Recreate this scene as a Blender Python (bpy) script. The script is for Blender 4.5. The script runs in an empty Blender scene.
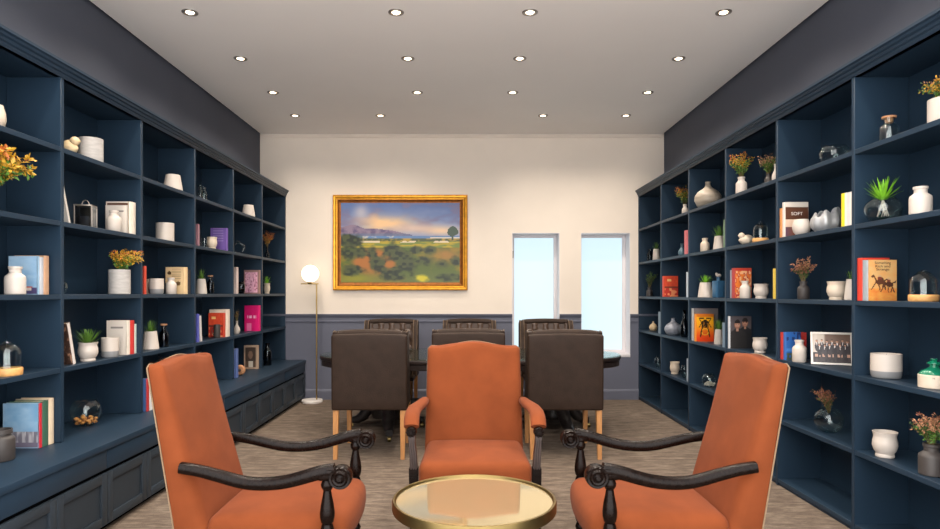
import bpy, bmesh, math, random
from mathutils import Vector, Matrix
random.seed(7)
PI = math.pi
C = bpy.context.scene.collection
# ---------------------------------------------------------------- measures
F = 640.0            # focal length in pixels of the 940 px wide frame
EYE = 1.26           # camera height
CX, CY = 465.5, 293.0
YB = 7.58            # back wall
WL, WR = -2.434, 2.351
CEIL = 3.131
XL, XR = 2.127, 2.045   # front planes of the bookcases (left is negative)
BAYS = [1.70, 2.54, 3.378, 4.207, 5.036, 5.868, 6.70, 7.565]
LDECK = [2.029, 1.638, 1.252, 0.866, 0.4725]
RDECK = [2.014, 1.621, 1.220, 0.828, 0.435, 0.045]
TOP_IN = 2.395

# ---------------------------------------------------------------- materials
MATS = {}
def lin(c):
    return tuple(((v/255.0)/12.92 if v/255.0 <= 0.04045 else ((v/255.0+0.055)/1.055)**2.4) for v in c)

def mat(name, rgb, rough=0.5, metal=0.0, var=0.0, vscale=20.0, bump=0.0, bscale=60.0, spec=0.5, stretch=(1, 1, 1), coat=0.0, sheen=0.0):
    if name in MATS: return MATS[name]
    m = bpy.data.materials.new(name); m.use_nodes = True
    nt = m.node_tree; b = nt.nodes['Principled BSDF']
    col = lin(rgb)
    b.inputs['Base Color'].default_value = (*col, 1)
    b.inputs['Roughness'].default_value = rough
    b.inputs['Metallic'].default_value = metal
    b.inputs['Specular IOR Level'].default_value = spec
    b.inputs['Coat Weight'].default_value = coat
    b.inputs['Sheen Weight'].default_value = sheen
    tc = nt.nodes.new('ShaderNodeTexCoord'); mp = nt.nodes.new('ShaderNodeMapping')
    mp.inputs['Scale'].default_value = stretch
    nt.links.new(tc.outputs['Object'], mp.inputs['Vector'])
    if var > 0:
        n = nt.nodes.new('ShaderNodeTexNoise'); n.inputs['Scale'].default_value = vscale
        n.inputs['Detail'].default_value = 4
        r = nt.nodes.new('ShaderNodeValToRGB')
        lo = tuple(max(0, v*(1-var)) for v in col); hi = tuple(min(1, v*(1+var)) for v in col)
        r.color_ramp.elements[0].position = 0.3; r.color_ramp.elements[1].position = 0.7
        r.color_ramp.elements[0].color = (*lo, 1); r.color_ramp.elements[1].color = (*hi, 1)
        nt.links.new(mp.outputs[0], n.inputs['Vector'])
        nt.links.new(n.outputs['Fac'], r.inputs[0]); nt.links.new(r.outputs[0], b.inputs['Base Color'])
    if bump > 0:
        n2 = nt.nodes.new('ShaderNodeTexNoise'); n2.inputs['Scale'].default_value = bscale
        n2.inputs['Detail'].default_value = 3
        bp = nt.nodes.new('ShaderNodeBump'); bp.inputs['Strength'].default_value = bump; bp.inputs['Distance'].default_value = 0.01
        nt.links.new(mp.outputs[0], n2.inputs['Vector'])
        nt.links.new(n2.outputs['Fac'], bp.inputs['Height']); nt.links.new(bp.outputs[0], b.inputs['Normal'])
    MATS[name] = m
    return m

def emis(name, rgb, strength):
    if name in MATS: return MATS[name]
    m = bpy.data.materials.new(name); m.use_nodes = True
    b = m.node_tree.nodes['Principled BSDF']
    b.inputs['Base Color'].default_value = (0.8, 0.8, 0.8, 1)
    b.inputs['Emission Color'].default_value = (*lin(rgb), 1)
    b.inputs['Emission Strength'].default_value = strength
    b.inputs['Specular IOR Level'].default_value = 0.0
    b.inputs['Base Color'].default_value = (0.25, 0.25, 0.25, 1)
    MATS[name] = m
    return m

def glass(name, rgb=(242, 247, 247), rough=0.02, ior=1.45):
    """thin-walled glass: clear straight through, mirror-like towards the rims"""
    if name in MATS: return MATS[name]
    m = bpy.data.materials.new(name); m.use_nodes = True
    nt = m.node_tree; nt.nodes.remove(nt.nodes['Principled BSDF'])
    out = [n for n in nt.nodes if n.type == 'OUTPUT_MATERIAL'][0]
    tr = nt.nodes.new('ShaderNodeBsdfTransparent'); tr.inputs[0].default_value = (*lin(rgb), 1)
    gl = nt.nodes.new('ShaderNodeBsdfGlossy'); gl.inputs['Roughness'].default_value = rough; gl.inputs[0].default_value = (.9, .93, .93, 1)
    lw = nt.nodes.new('ShaderNodeLayerWeight'); lw.inputs[0].default_value = 0.5
    pw = nt.nodes.new('ShaderNodeMath'); pw.operation = 'POWER'; pw.inputs[1].default_value = 3.0
    fr = nt.nodes.new('ShaderNodeMath'); fr.operation = 'MULTIPLY_ADD'; fr.inputs[1].default_value = 0.55; fr.inputs[2].default_value = 0.04
    nt.links.new(lw.outputs['Facing'], pw.inputs[0]); nt.links.new(pw.outputs[0], fr.inputs[0])
    mx = nt.nodes.new('ShaderNodeMixShader')
    nt.links.new(fr.outputs[0], mx.inputs[0]); nt.links.new(tr.outputs[0], mx.inputs[1]); nt.links.new(gl.outputs[0], mx.inputs[2]); nt.links.new(mx.outputs[0], out.inputs[0])
    MATS[name] = m
    return m

def attr_mat(name, rough=0.5):
    if name in MATS: return MATS[name]
    m = bpy.data.materials.new(name); m.use_nodes = True
    nt = m.node_tree; b = nt.nodes['Principled BSDF']
    a = nt.nodes.new('ShaderNodeAttribute'); a.attribute_name = 'Col'
    nt.links.new(a.outputs['Color'], b.inputs['Base Color'])
    b.inputs['Roughness'].default_value = rough
    MATS[name] = m
    return m

NAVY = mat('navy_paint', (33, 50, 66), 0.42, spec=0.22, var=0.06, vscale=3)
NAVY_DARK = mat('slate_paint', (66, 70, 84), 0.5, var=0.05, vscale=3)
CAB = mat('cabinet_paint', (46, 54, 62), 0.48, spec=0.22, var=0.05, vscale=3)
GAP_SHADE = mat('gap_shade_black', (8, 9, 11), 0.9, spec=0.0)  # flat near-black that stands in for shade inside narrow gaps
WAIN = mat('wainscot_paint', (94, 97, 112), 0.5, var=0.05, vscale=2)
CREAM_WALL = mat('cream_plaster', (234, 222, 208), 0.85, var=0.03, vscale=2, bump=0.05, bscale=90)
CEILM = mat('ceiling_paint', (241, 236, 231), 0.9, var=0.015, vscale=1.5)
SIDEWALL = mat('charcoal_wall', (72, 76, 88), 0.75, var=0.05, vscale=2)
WHITE_TRIM = mat('white_trim', (225, 220, 222), 0.5)
VELVET = mat('orange_velvet', (118, 59, 30), 0.85, var=0.13, vscale=7, bump=0.06, bscale=220, sheen=0.03, spec=0.12)
PIPING = mat('cream_piping', (132, 108, 82), 0.7, var=0.1, vscale=80)
DARKWOOD = mat('dark_walnut', (19, 11, 8), 0.27, spec=0.14, var=0.35, vscale=9, stretch=(1, 6, 6), bump=0.08, bscale=40)
LEATHER = mat('brown_leather', (48, 36, 29), 0.48, spec=0.14, var=0.14, vscale=14, bump=0.16, bscale=130)
TUFT_LIT = mat('tufted_leather_lit', (74, 57, 47), 0.34, var=0.14, vscale=14, bump=0.1, bscale=130, spec=0.4)  # same leather as the backs, painted paler and glossier to look lit
OAK = mat('oak_leg', (176, 122, 68), 0.5, var=0.15, vscale=10, stretch=(6, 6, 1))
TABLEWOOD = mat('dark_table_wood', (44, 36, 34), 0.3, spec=0.25, var=0.25, vscale=5, stretch=(1, 8, 8), coat=0.2)
BLACKWOOD = mat('black_wood', (28, 24, 24), 0.35, var=0.2, vscale=8)
BRASS = mat('brass', (190, 160, 98), 0.28, 1.0, var=0.1, vscale=14)
OLDBRASS = mat('aged_brass', (120, 103, 66), 0.4, 1.0, var=0.18, vscale=12)
GOLD = mat('gilt', (214, 150, 48), 0.36, 0.75, var=0.2, vscale=18)
GOLD_DARK = mat('dark_gilt', (140, 82, 26), 0.45, 0.5, var=0.25, vscale=25)
MIRROR = mat('antique_mirror', (206, 190, 150), 0.05, 0.72)
CHROME = mat('chrome_ring', (150, 142, 134), 0.35, 0.8)
MARBLE = mat('white_marble', (228, 222, 216), 0.3, var=0.06, vscale=6)
CERAMIC = mat('white_ceramic', (198, 188, 178), 0.42, var=0.03, vscale=14)
BEIGE_CER = mat('beige_ceramic', (208, 192, 172), 0.5, var=0.06, vscale=14)
GREY_CER = mat('grey_ceramic', (134, 135, 136), 0.5, var=0.08, vscale=12)
CONCRETE = mat('grey_concrete', (176, 172, 168), 0.8, var=0.13, vscale=22, bump=0.1, bscale=80, stretch=(1, 1, 3))
DARK_CER = mat('charcoal_ceramic', (62, 57, 55), 0.5, var=0.1, vscale=18)
PALEWOOD = mat('pale_wood', (222, 196, 154), 0.55, var=0.14, vscale=12, stretch=(1, 1, 5))
HONEYWOOD = mat('honey_wood', (214, 160, 96), 0.5, var=0.16, vscale=12, stretch=(1, 6, 6))
CORK = mat('cork', (172, 124, 88), 0.8, var=0.25, vscale=60)
GLASS = glass('clear_glass')
SMOKE = glass('smoky_glass', (150, 162, 176))
BLUEGL = glass('blue_glass', (70, 110, 150))
SHEETGL = glass('sheet_glass', (236, 243, 240), 0.015)
GREENCER = mat('green_glaze', (22, 112, 84), 0.22, var=0.15, vscale=20)
SILVER = mat('silver_shell', (176, 178, 180), 0.38, 0.35, var=0.14, vscale=14)
BANDED = mat('banded_stone', (164, 152, 136), 0.42, var=0.28, vscale=5, stretch=(1, 1, 6))
SWIRL = mat('grey_swirl', (132, 136, 146), 0.35, var=0.25, vscale=6, stretch=(1, 1, 4))
TEAL = mat('teal_glaze', (84, 112, 126), 0.3, var=0.15, vscale=12)
PAGES = mat('paper_pages', (226, 208, 178), 0.85, var=0.1, vscale=120, stretch=(1, 8, 1))
LEAF = mat('leaf_green', (82, 120, 42), 0.5, var=0.2, vscale=30)
LEAF_D = mat('leaf_dark', (58, 88, 42), 0.55, var=0.2, vscale=30)
LEAF_Y = mat('leaf_yellow', (184, 140, 36), 0.55, var=0.2, vscale=30)
LEAF_O = mat('leaf_orange', (186, 104, 42), 0.55, var=0.2, vscale=30)
LEAF_P = mat('petal_pink', (184, 134, 100), 0.55, var=0.2, vscale=30)
LEAF_R = mat('leaf_russet', (146, 92, 70), 0.6, var=0.2, vscale=30)
LEAF_B = mat('leaf_bright', (126, 190, 44), 0.45, var=0.15, vscale=30)
STEM = mat('stem_brown', (96, 84, 50), 0.7)
STONE_O = mat('amber_stone', (222, 146, 74), 0.45, var=0.25, vscale=40)
STONE_W = mat('pale_stone', (206, 190, 176), 0.5, var=0.2, vscale=40)
SOIL = mat('soil', (48, 38, 30), 0.9)
INK = mat('ink_dark', (46, 38, 36), 0.7)
INK_W = mat('ink_white', (240, 234, 226), 0.7)
PAINTING = attr_mat('oil_paint', 0.45)
PRINT = attr_mat('printed_picture', 0.35)
_cov = {}
def cover(rgb):
    k = tuple(rgb)
    if k not in _cov: _cov[k] = mat('book_cloth_%d_%d_%d' % k, rgb, 0.5, var=0.06, vscale=25)
    return _cov[k]

# carpet
def carpet():
    m = bpy.data.materials.new('carpet'); m.use_nodes = True
    nt = m.node_tree; b = nt.nodes['Principled BSDF']; b.inputs['Roughness'].default_value = 0.95
    b.inputs['Specular IOR Level'].default_value = 0.2
    tc = nt.nodes.new('ShaderNodeTexCoord'); mp = nt.nodes.new('ShaderNodeMapping'); mp.inputs['Scale'].default_value = (1.0, 3.6, 1)
    n = nt.nodes.new('ShaderNodeTexNoise'); n.inputs['Scale'].default_value = 6; n.inputs['Detail'].default_value = 8; n.inputs['Roughness'].default_value = 0.75
    r = nt.nodes.new('ShaderNodeValToRGB')
    e = r.color_ramp.elements
    e[0].position = 0.30; e[0].color = (*lin((78, 67, 58)), 1)
    e[1].position = 0.72; e[1].color = (*lin((146, 132, 118)), 1)
    k = e.new(0.5); k.color = (*lin((108, 95, 84)), 1)
    n2 = nt.nodes.new('ShaderNodeTexNoise'); n2.inputs['Scale'].default_value = 160
    bp = nt.nodes.new('ShaderNodeBump'); bp.inputs['Strength'].default_value = 0.5; bp.inputs['Distance'].default_value = 0.01
    L = nt.links.new
    L(tc.outputs['Object'], mp.inputs[0]); L(mp.outputs[0], n.inputs['Vector']); L(n.outputs['Fac'], r.inputs[0]); L(r.outputs[0], b.inputs['Base Color'])
    L(tc.outputs['Object'], n2.inputs['Vector']); L(n2.outputs['Fac'], bp.inputs['Height']); L(bp.outputs[0], b.inputs['Normal'])
    return m
CARPET = carpet()

# ---------------------------------------------------------------- mesh builder
class MB:
    def __init__(s): s.v = []; s.f = []; s.m = []
    def add(s, vs, fs, mi=0, M=None):
        o = len(s.v)
        for p in vs:
            p = Vector(p)
            s.v.append(M @ p if M is not None else p)
        for f in fs: s.f.append([i+o for i in f]); s.m.append(mi)
    def box(s, x0, x1, y0, y1, z0, z1, mi=0, M=None):
        vs = [(x0,y0,z0),(x1,y0,z0),(x1,y1,z0),(x0,y1,z0),(x0,y0,z1),(x1,y0,z1),(x1,y1,z1),(x0,y1,z1)]
        s.add(vs, [(0,3,2,1),(4,5,6,7),(0,1,5,4),(1,2,6,5),(2,3,7,6),(3,0,4,7)], mi, M)
    def bbox(s, x0, x1, y0, y1, z0, z1, r=0.004, mi=0, M=None, seg=2):
        bm = bmesh.new(); bmesh.ops.create_cube(bm, size=1)
        for v in bm.verts:
            v.co = Vector(((x0+x1)/2+v.co.x*(x1-x0), (y0+y1)/2+v.co.y*(y1-y0), (z0+z1)/2+v.co.z*(z1-z0)))
        bmesh.ops.bevel(bm, geom=list(bm.edges), offset=r, segments=seg, affect='EDGES', profile=0.5)
        s.frombm(bm, mi, M)
    def frombm(s, bm, mi=0, M=None):
        bm.verts.index_update()
        s.add([v.co.copy() for v in bm.verts], [[v.index for v in f.verts] for f in bm.faces], mi, M); bm.free()
    def lathe(s, prof, seg=24, mi=0, M=None, sx=1, sy=1):
        vs = []; rings = []
        for r, z in prof:
            if r < 1e-6: rings.append([len(vs)]); vs.append((0,0,z))
            else:
                rings.append(list(range(len(vs), len(vs)+seg)))
                for i in range(seg):
                    a = 2*PI*i/seg; vs.append((r*sx*math.cos(a), r*sy*math.sin(a), z))
        fs = []
        for a, b in zip(rings, rings[1:]):
            for i in range(seg):
                j = (i+1) % seg
                if len(a) == 1 and len(b) == 1: continue
                if len(a) == 1: fs.append((a[0], b[j], b[i]))
                elif len(b) == 1: fs.append((a[i], a[j], b[0]))
                else: fs.append((a[i], a[j], b[j], b[i]))
        s.add(vs, fs, mi, M)
    def loft(s, secs, cap0=True, cap1=True, mi=0, M=None, closed=True):
        n = len(secs[0]); vs = [p for q in secs for p in q]; fs = []
        for k in range(len(secs)-1):
            for i in range(n if closed else n-1):
                j = (i+1) % n
                fs.append((k*n+i, k*n+j, (k+1)*n+j, (k+1)*n+i))
        if cap0: fs.append(tuple(reversed(range(n))))
        if cap1: fs.append(tuple(range((len(secs)-1)*n, len(secs)*n)))
        s.add(vs, fs, mi, M)
    def tube(s, pts, r, seg=8, mi=0, M=None, cap=True, flat=1.0):
        pts = [Vector(p) for p in pts]; secs = []
        up = Vector((0, 0, 1)); n = len(pts)
        prev = None
        for i, p in enumerate(pts):
            t = (pts[min(i+1, n-1)] - pts[max(i-1, 0)])
            if t.length < 1e-9: t = Vector((0, 0, 1))
            t.normalize()
            if prev is None:
                ref = up if abs(t.z) < 0.95 else Vector((1, 0, 0))
                a = t.cross(ref).normalized()
            else:
                a = (prev - t*prev.dot(t)).normalized()
            prev = a
            b = t.cross(a)
            rr = r[i] if isinstance(r, (list, tuple)) else r
            secs.append([p + a*rr*math.cos(2*PI*k/seg) + b*rr*flat*math.sin(2*PI*k/seg) for k in range(seg)])
        s.loft(secs, cap, cap, mi, M)
    def prism(s, poly, axis, a0, a1, mi=0, M=None, bev=0.0):
        # poly of 2D points; axis 'x': (y,z); 'y': (x,z); 'z': (x,y)
        def P(p, a):
            return {'x': (a, p[0], p[1]), 'y': (p[0], a, p[1]), 'z': (p[0], p[1], a)}[axis]
        bm = bmesh.new()
        A = [bm.verts.new(P(p, a0)) for p in poly]; B = [bm.verts.new(P(p, a1)) for p in poly]
        n = len(poly)
        bm.faces.new(A); bm.faces.new(list(reversed(B)))
        for i in range(n): bm.faces.new((A[(i+1) % n], A[i], B[i], B[(i+1) % n]))
        bmesh.ops.recalc_face_normals(bm, faces=bm.faces)
        if bev > 0:
            es = [e for e in bm.edges if (e.verts[0] in A and e.verts[1] in A) or (e.verts[0] in B and e.verts[1] in B)]
            bmesh.ops.bevel(bm, geom=es, offset=bev, segments=3, affect='EDGES', profile=0.5)
        s.frombm(bm, mi, M)
    def ball(s, c, r, seg=12, mi=0, sc=(1, 1, 1)):
        n = max(6, seg//2)
        prof = [(r*math.sin(PI*i/n), -r*math.cos(PI*i/n)) for i in range(n+1)]
        prof[0] = (0, -r); prof[-1] = (0, r)
        s.lathe(prof, seg, mi, Matrix.Translation(c) @ Matrix.Diagonal((*sc, 1)))
    def softbox(s, hx, hy, hz, r, fn=None, mi=0, M=None, n=7):
        def ax(h):
            inner = h-r
            a = [-h, -h+r*0.25, -h+r*0.6]
            k = n
            a += [-inner + 2*inner*i/k for i in range(k+1)]
            a += [h-r*0.6, h-r*0.25, h]
            return a
        X, Y, Z = ax(hx), ax(hy), ax(hz)
        bm = bmesh.new()
        def face(us, vs, mk, flip):
            g = [[bm.verts.new(mk(u, v)) for v in vs] for u in us]
            for i in range(len(us)-1):
                for j in range(len(vs)-1):
                    q = [g[i][j], g[i+1][j], g[i+1][j+1], g[i][j+1]]
                    bm.faces.new(q if not flip else q[::-1])
        face(X, Y, lambda u, v: (u, v, hz), False); face(X, Y, lambda u, v: (u, v, -hz), True)
        face(X, Z, lambda u, v: (u, -hy, v), False); face(X, Z, lambda u, v: (u, hy, v), True)
        face(Y, Z, lambda u, v: (hx, u, v), False); face(Y, Z, lambda u, v: (-hx, u, v), True)
        bmesh.ops.remove_doubles(bm, verts=bm.verts, dist=1e-6)
        for v in bm.verts:
            p = v.co; q = Vector((max(-hx+r, min(hx-r, p.x)), max(-hy+r, min(hy-r, p.y)), max(-hz+r, min(hz-r, p.z))))
            d = p-q
            if d.length > 1e-9: v.co = q + d.normalized()*r
            if fn: v.co = Vector(fn(v.co))
        s.frombm(bm, mi, M)
    def leaf(s, p, d, L, W, mi=0, bend=0.2, up=None):
        p = Vector(p); d = Vector(d).normalized()
        up = up or Vector((random.uniform(-1, 1), random.uniform(-1, 1), random.uniform(-1, 1)))
        a = d.cross(up)
        if a.length < 1e-4: a = d.cross(Vector((1, 0, 0)))
        a.normalize(); n = a.cross(d)
        m = p + d*L*0.5 + n*L*bend
        s.add([p, m + a*W*0.5, p + d*L, m - a*W*0.5], [(0, 1, 2), (0, 2, 3)], mi)
    def blade(s, p, d, L, W, mi=0, droop=0.25):
        p = Vector(p); d = Vector(d).normalized(); a = d.cross(Vector((0, 0, 1)))
        if a.length < 1e-3: a = Vector((1, 0, 0))
        a.normalize(); nrm = a.cross(d)
        vs = []; N = 5
        for i in range(N):
            t = i/(N-1); w = W*0.5*(1-t**1.6)*(0.75+0.5*t if t < 0.5 else 1.0)
            c = p + d*L*t - Vector((0, 0, 1))*droop*L*t*t*(1-abs(d.z)*0.6)
            vs += [c + a*w, c - nrm*w*0.35, c - a*w]
        fs = []
        for i in range(N-1):
            for j in range(2):
                fs.append((i*3+j, i*3+j+1, i*3+3+j+1, i*3+3+j))
        s.add(vs, fs, mi)
    def build(s, name, mats, parent=None, smooth=True, ang=40, loc=None, weld=False):
        me = bpy.data.meshes.new(name)
        me.from_pydata([tuple(v) for v in s.v], [], s.f)
        if not isinstance(mats, (list, tuple)): mats = [mats]
        for m in mats: me.materials.append(m)
        if len(mats) > 1: me.polygons.foreach_set('material_index', s.m)
        bm = bmesh.new(); bm.from_mesh(me)
        if weld: bmesh.ops.remove_doubles(bm, verts=bm.verts, dist=1e-5)
        bmesh.ops.recalc_face_normals(bm, faces=bm.faces); bm.to_mesh(me); bm.free()
        if smooth:
            me.polygons.foreach_set('use_smooth', [True]*len(me.polygons))
            me.set_sharp_from_angle(angle=math.radians(ang))
        me.update()
        o = bpy.data.objects.new(name, me); C.objects.link(o)
        if parent: o.parent = parent
        if loc: o.location = loc
        return o

def thing(name, label, cat, loc=(0, 0, 0), rz=0, group=None):
    o = bpy.data.objects.new(name, None); C.objects.link(o); o.empty_display_size = 0.1
    o.location = loc; o.rotation_euler = (0, 0, rz); o['label'] = label; o['category'] = cat
    if group: o['group'] = group
    return o
def tag(o, label, cat, group=None):
    o['label'] = label; o['category'] = cat
    if group: o['group'] = group
    return o
def struct(o): o['kind'] = 'structure'; return o
def copy_tree(o, parent=None):
    c = o.copy(); C.objects.link(c)
    if parent: c.parent = parent
    for ch in list(o.children): copy_tree(ch, c)
    return c

def text_mesh(name, body, size, m, parent, loc, width=None, rot=(PI/2, 0, 0), extrude=0.0003, align='CENTER'):
    cu = bpy.data.curves.new(name, 'FONT'); cu.body = body; cu.size = size; cu.extrude = extrude
    cu.align_x = align; cu.align_y = 'CENTER'
    o = bpy.data.objects.new(name, cu); C.objects.link(o)
    bpy.context.view_layer.update()
    me = bpy.data.meshes.new_from_object(o.evaluated_get(bpy.context.evaluated_depsgraph_get()))
    bpy.data.objects.remove(o); bpy.data.curves.remove(cu)
    if width:
        xs = [v.co.x for v in me.vertices]; w = max(xs)-min(xs)
        k = width/w
        for v in me.vertices: v.co.x *= k
    me.name = name; me.materials.clear(); me.materials.append(m)
    t = bpy.data.objects.new(name, me); C.objects.link(t); t.parent = parent; t.location = loc; t.rotation_euler = rot
    return t

def picture(name, fn, w, h, nx, ny, parent, loc, m=None, label=None):
    # a flat picture in the local XZ plane facing -Y; fn(u, v) gives its sRGB colour, v = 0 at the bottom
    vs = []; fs = []; cols = []
    for j in range(ny):
        for i in range(nx):
            x0, x1 = -w/2+w*i/nx, -w/2+w*(i+1)/nx; z0, z1 = h*j/ny, h*(j+1)/ny
            o = len(vs); vs += [(x0, 0, z0), (x1, 0, z0), (x1, 0, z1), (x0, 0, z1)]; fs.append((o, o+1, o+2, o+3))
            c = (*lin(fn((i+0.5)/nx, (j+0.5)/ny)), 1); cols += [c]*4
    me = bpy.data.meshes.new(name); me.from_pydata(vs, [], fs)
    a = me.color_attributes.new('Col', 'FLOAT_COLOR', 'POINT')
    a.data.foreach_set('color', [x for c in cols for x in c])
    me.materials.append(m or PRINT)
    o = bpy.data.objects.new(name, me); C.objects.link(o); o.parent = parent; o.location = loc
    if label: o['label'] = label
    return o

# value noise for pictures
def _h(i, j, s=0):
    n = (i*374761393 + j*668265263 + s*974634777) & 0xffffffff
    n = ((n ^ (n >> 13)) * 1274126177) & 0xffffffff
    return ((n ^ (n >> 16)) & 0xffff)/65535.0
def vn(x, y, s=0):
    i, j = math.floor(x), math.floor(y); a, b = x-i, y-j
    a = a*a*(3-2*a); b = b*b*(3-2*b)
    return (_h(i, j, s)*(1-a)+_h(i+1, j, s)*a)*(1-b) + (_h(i, j+1, s)*(1-a)+_h(i+1, j+1, s)*a)*b
def fbm(x, y, s=0): return 0.55*vn(x, y, s)+0.3*vn(x*2.1, y*2.1, s+1)+0.15*vn(x*4.3, y*4.3, s+2)
def mixc(a, b, t):
    t = max(0, min(1, t)); return tuple(a[k]*(1-t)+b[k]*t for k in range(3))
def sst(e0, e1, x):
    t = max(0, min(1, (x-e0)/(e1-e0))); return t*t*(3-2*t)

# ================================================================= THE SETTING
Y0, YC = 0.6, 1.9     # where the modelled floor and walls, and the ceiling, begin
m = MB(); m.box(WL-0.15, WR+0.15, Y0, YB+0.6, -0.12, 0); struct(m.build('floor', CARPET, smooth=False))
m = MB(); m.box(WL+0.03, WR-0.03, YC, YB-0.0, CEIL, CEIL+0.05)
struct(m.build('ceiling', CEILM, smooth=False))
m = MB(); m.box(WL-0.15, WR+0.15, YC, YB+0.6, CEIL+0.13, CEIL+0.2); struct(m.build('gap_shade_slab', GAP_SHADE, smooth=False))  # roof slab over the ceiling, blackened to paint shade into the edge gap
m = MB(); m.box(WL-0.15, WL, Y0, YB+0.6, 0, CEIL+0.13); struct(m.build('wall_left', SIDEWALL, smooth=False))
m = MB(); m.box(WR, WR+0.15, Y0, YB+0.6, 0, CEIL+0.13); struct(m.build('wall_right', SIDEWALL, smooth=False))
WIN = [(0.551, 1.114), (1.368, 1.949)]; WZ0, WZ1 = 0.53, 1.972
m = MB(); D = 0.3
xs = [WL, WIN[0][0], WIN[0][1], WIN[1][0], WIN[1][1], WR]
for i in range(5):
    if i in (1, 3):
        m.box(xs[i], xs[i+1], YB, YB+D, 0, WZ0); m.box(xs[i], xs[i+1], YB, YB+D, WZ1, CEIL+0.13)
    else: m.box(xs[i], xs[i+1], YB, YB+D, 0, CEIL+0.13)
struct(m.build('wall_back', CREAM_WALL, smooth=False))
# wainscot, dado rail, baseboard: runs between the windows
DADO = 1.012
t1 = MB(); t2 = MB(); t3 = MB()
for i in range(5):
    a, b = xs[i], xs[i+1]
    if i in (1, 3): t1.box(a, b, YB-0.012, YB, 0, WZ0-0.03)
    else:
        t1.box(a, b, YB-0.012, YB, 0, DADO-0.02)
        prof = [(YB, DADO-0.10), (YB-0.02, DADO-0.10), (YB-0.024, DADO-0.085), (YB-0.016, DADO-0.078), (YB-0.016, DADO-0.045), (YB-0.022, DADO-0.035), (YB-0.03, DADO-0.022), (YB-0.034, DADO-0.008), (YB-0.034, DADO), (YB, DADO)]
        t2.prism(prof, 'x', a, b)
prof = [(YB, 0), (YB-0.026, 0), (YB-0.026, 0.10), (YB-0.018, 0.118), (YB-0.012, 0.125), (YB, 0.125)]
t3.prism(prof, 'x', WL, WR)
struct(t1.build('trim_1', WAIN, smooth=False)); struct(t2.build('trim_2', WAIN, smooth=False)); struct(t3.build('baseboard_back', WAIN, smooth=False))
m = MB(); m.prism([(YB, CEIL), (YB-0.03, CEIL), (YB-0.026, CEIL-0.012), (YB-0.008, CEIL-0.03), (YB, CEIL-0.034)], 'x', WL+0.03, WR-0.03)
struct(m.build('trim_3', CREAM_WALL, smooth=False))
PANE = emis('frosted_daylight_pane', (202, 230, 240), 1.0)
for k, (a, b) in enumerate(WIN):
    w = bpy.data.objects.new('window_%d' % (k+1), None); C.objects.link(w); w.location = (a, YB, WZ0); struct(w)
    W, H = b-a, WZ1-WZ0
    f = MB(); fw = 0.042; y0, y1 = 0.20, 0.27
    f.bbox(0, fw, y0, y1, 0, H, 0.004); f.bbox(W-fw, W, y0, y1, 0, H, 0.004)
    f.bbox(fw, W-fw, y0, y1, H-fw, H, 0.004); f.bbox(fw, W-fw, y0, y1, 0, fw, 0.004)
    f.box(0.0, 0.006, -0.001, y0, 0, H); f.box(W-0.006, W, -0.001, y0, 0, H); f.box(0.006, W-0.006, -0.001, y0, H-0.006, H)
    f.build('window_frame', WHITE_TRIM, w)
    p = MB(); p.box(fw-0.004, W-fw+0.004, 0.23, 0.24, fw-0.004, H-fw+0.004); p.build('window_pane', PANE, w, smooth=False)
    s_ = MB(); s_.bbox(0.0, W, -0.016, y0, -0.028, 0.006, 0.004); s_.build('window_sill', WHITE_TRIM, w)
    h_ = MB(); h_.bbox(fw*0.3, fw*0.75, y0-0.018, y0-0.001, H*0.80, H*0.86, 0.003); h_.build('window_handle', CHROME, w)

# ================================================================= DOWNLIGHTS
def make_downlight():
    t = thing('downlight', '', 'ceiling light', (0, 0, CEIL), 0, 'recessed ceiling downlights')
    r = MB(); r.lathe([(0.027, -0.0005), (0.034, -0.001), (0.036, -0.006), (0.046, -0.007), (0.052, -0.004), (0.053, 0.0)], 28); r.build('trim_ring', CHROME, t)
    l = MB(); l.lathe([(0, -0.003), (0.027, -0.003), (0.028, 0.0)], 28); l.build('lens', emis('downlight_lens', (255, 232, 200), 9), t)
    return t
LIGHTS = []
for yy, xx in ((4.266, (-1.837, -0.463, 0.430, 1.72)), (5.106, (-1.795, -0.46, 0.433, 1.70)), (5.97, (-1.795, -0.45, 0.44, 1.70)), (6.746, (-1.797, -0.896, 0.817, 1.69))):
    LIGHTS += [(x, yy) for x in xx]
ROW = {4.266: 'front', 5.106: 'second', 5.97: 'third', 6.746: 'rearmost'}
COLN = ['nearest the left bookcase', 'left of the two middle ones', 'right of the two middle ones', 'nearest the right bookcase']
proto = make_downlight()
lamp_data = bpy.data.lights.new('downlight_and_fill_beam', 'SPOT'); lamp_data.energy = 50; lamp_data.color = (1.0, 0.88, 0.75)
lamp_data.spot_size = math.radians(142); lamp_data.spot_blend = 0.8; lamp_data.shadow_soft_size = 0.035
for i, (x, y) in enumerate(LIGHTS):
    t = proto if i == 0 else copy_tree(proto)
    t.location = (x, y, CEIL)
    t['label'] = 'round recessed downlight in the %s visible ceiling row, %s' % (ROW[y], COLN[i % 4])
for x, y in LIGHTS + [(x, y) for y in (3.43, 2.59) for x in (-1.80, -0.46, 0.44, 1.70)]:  # includes two unseen rows of fill beams without fittings, added to light the front
    o = bpy.data.objects.new('downlight_and_fill_beam', lamp_data); C.objects.link(o); o.location = (x, y, CEIL-0.012)

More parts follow.
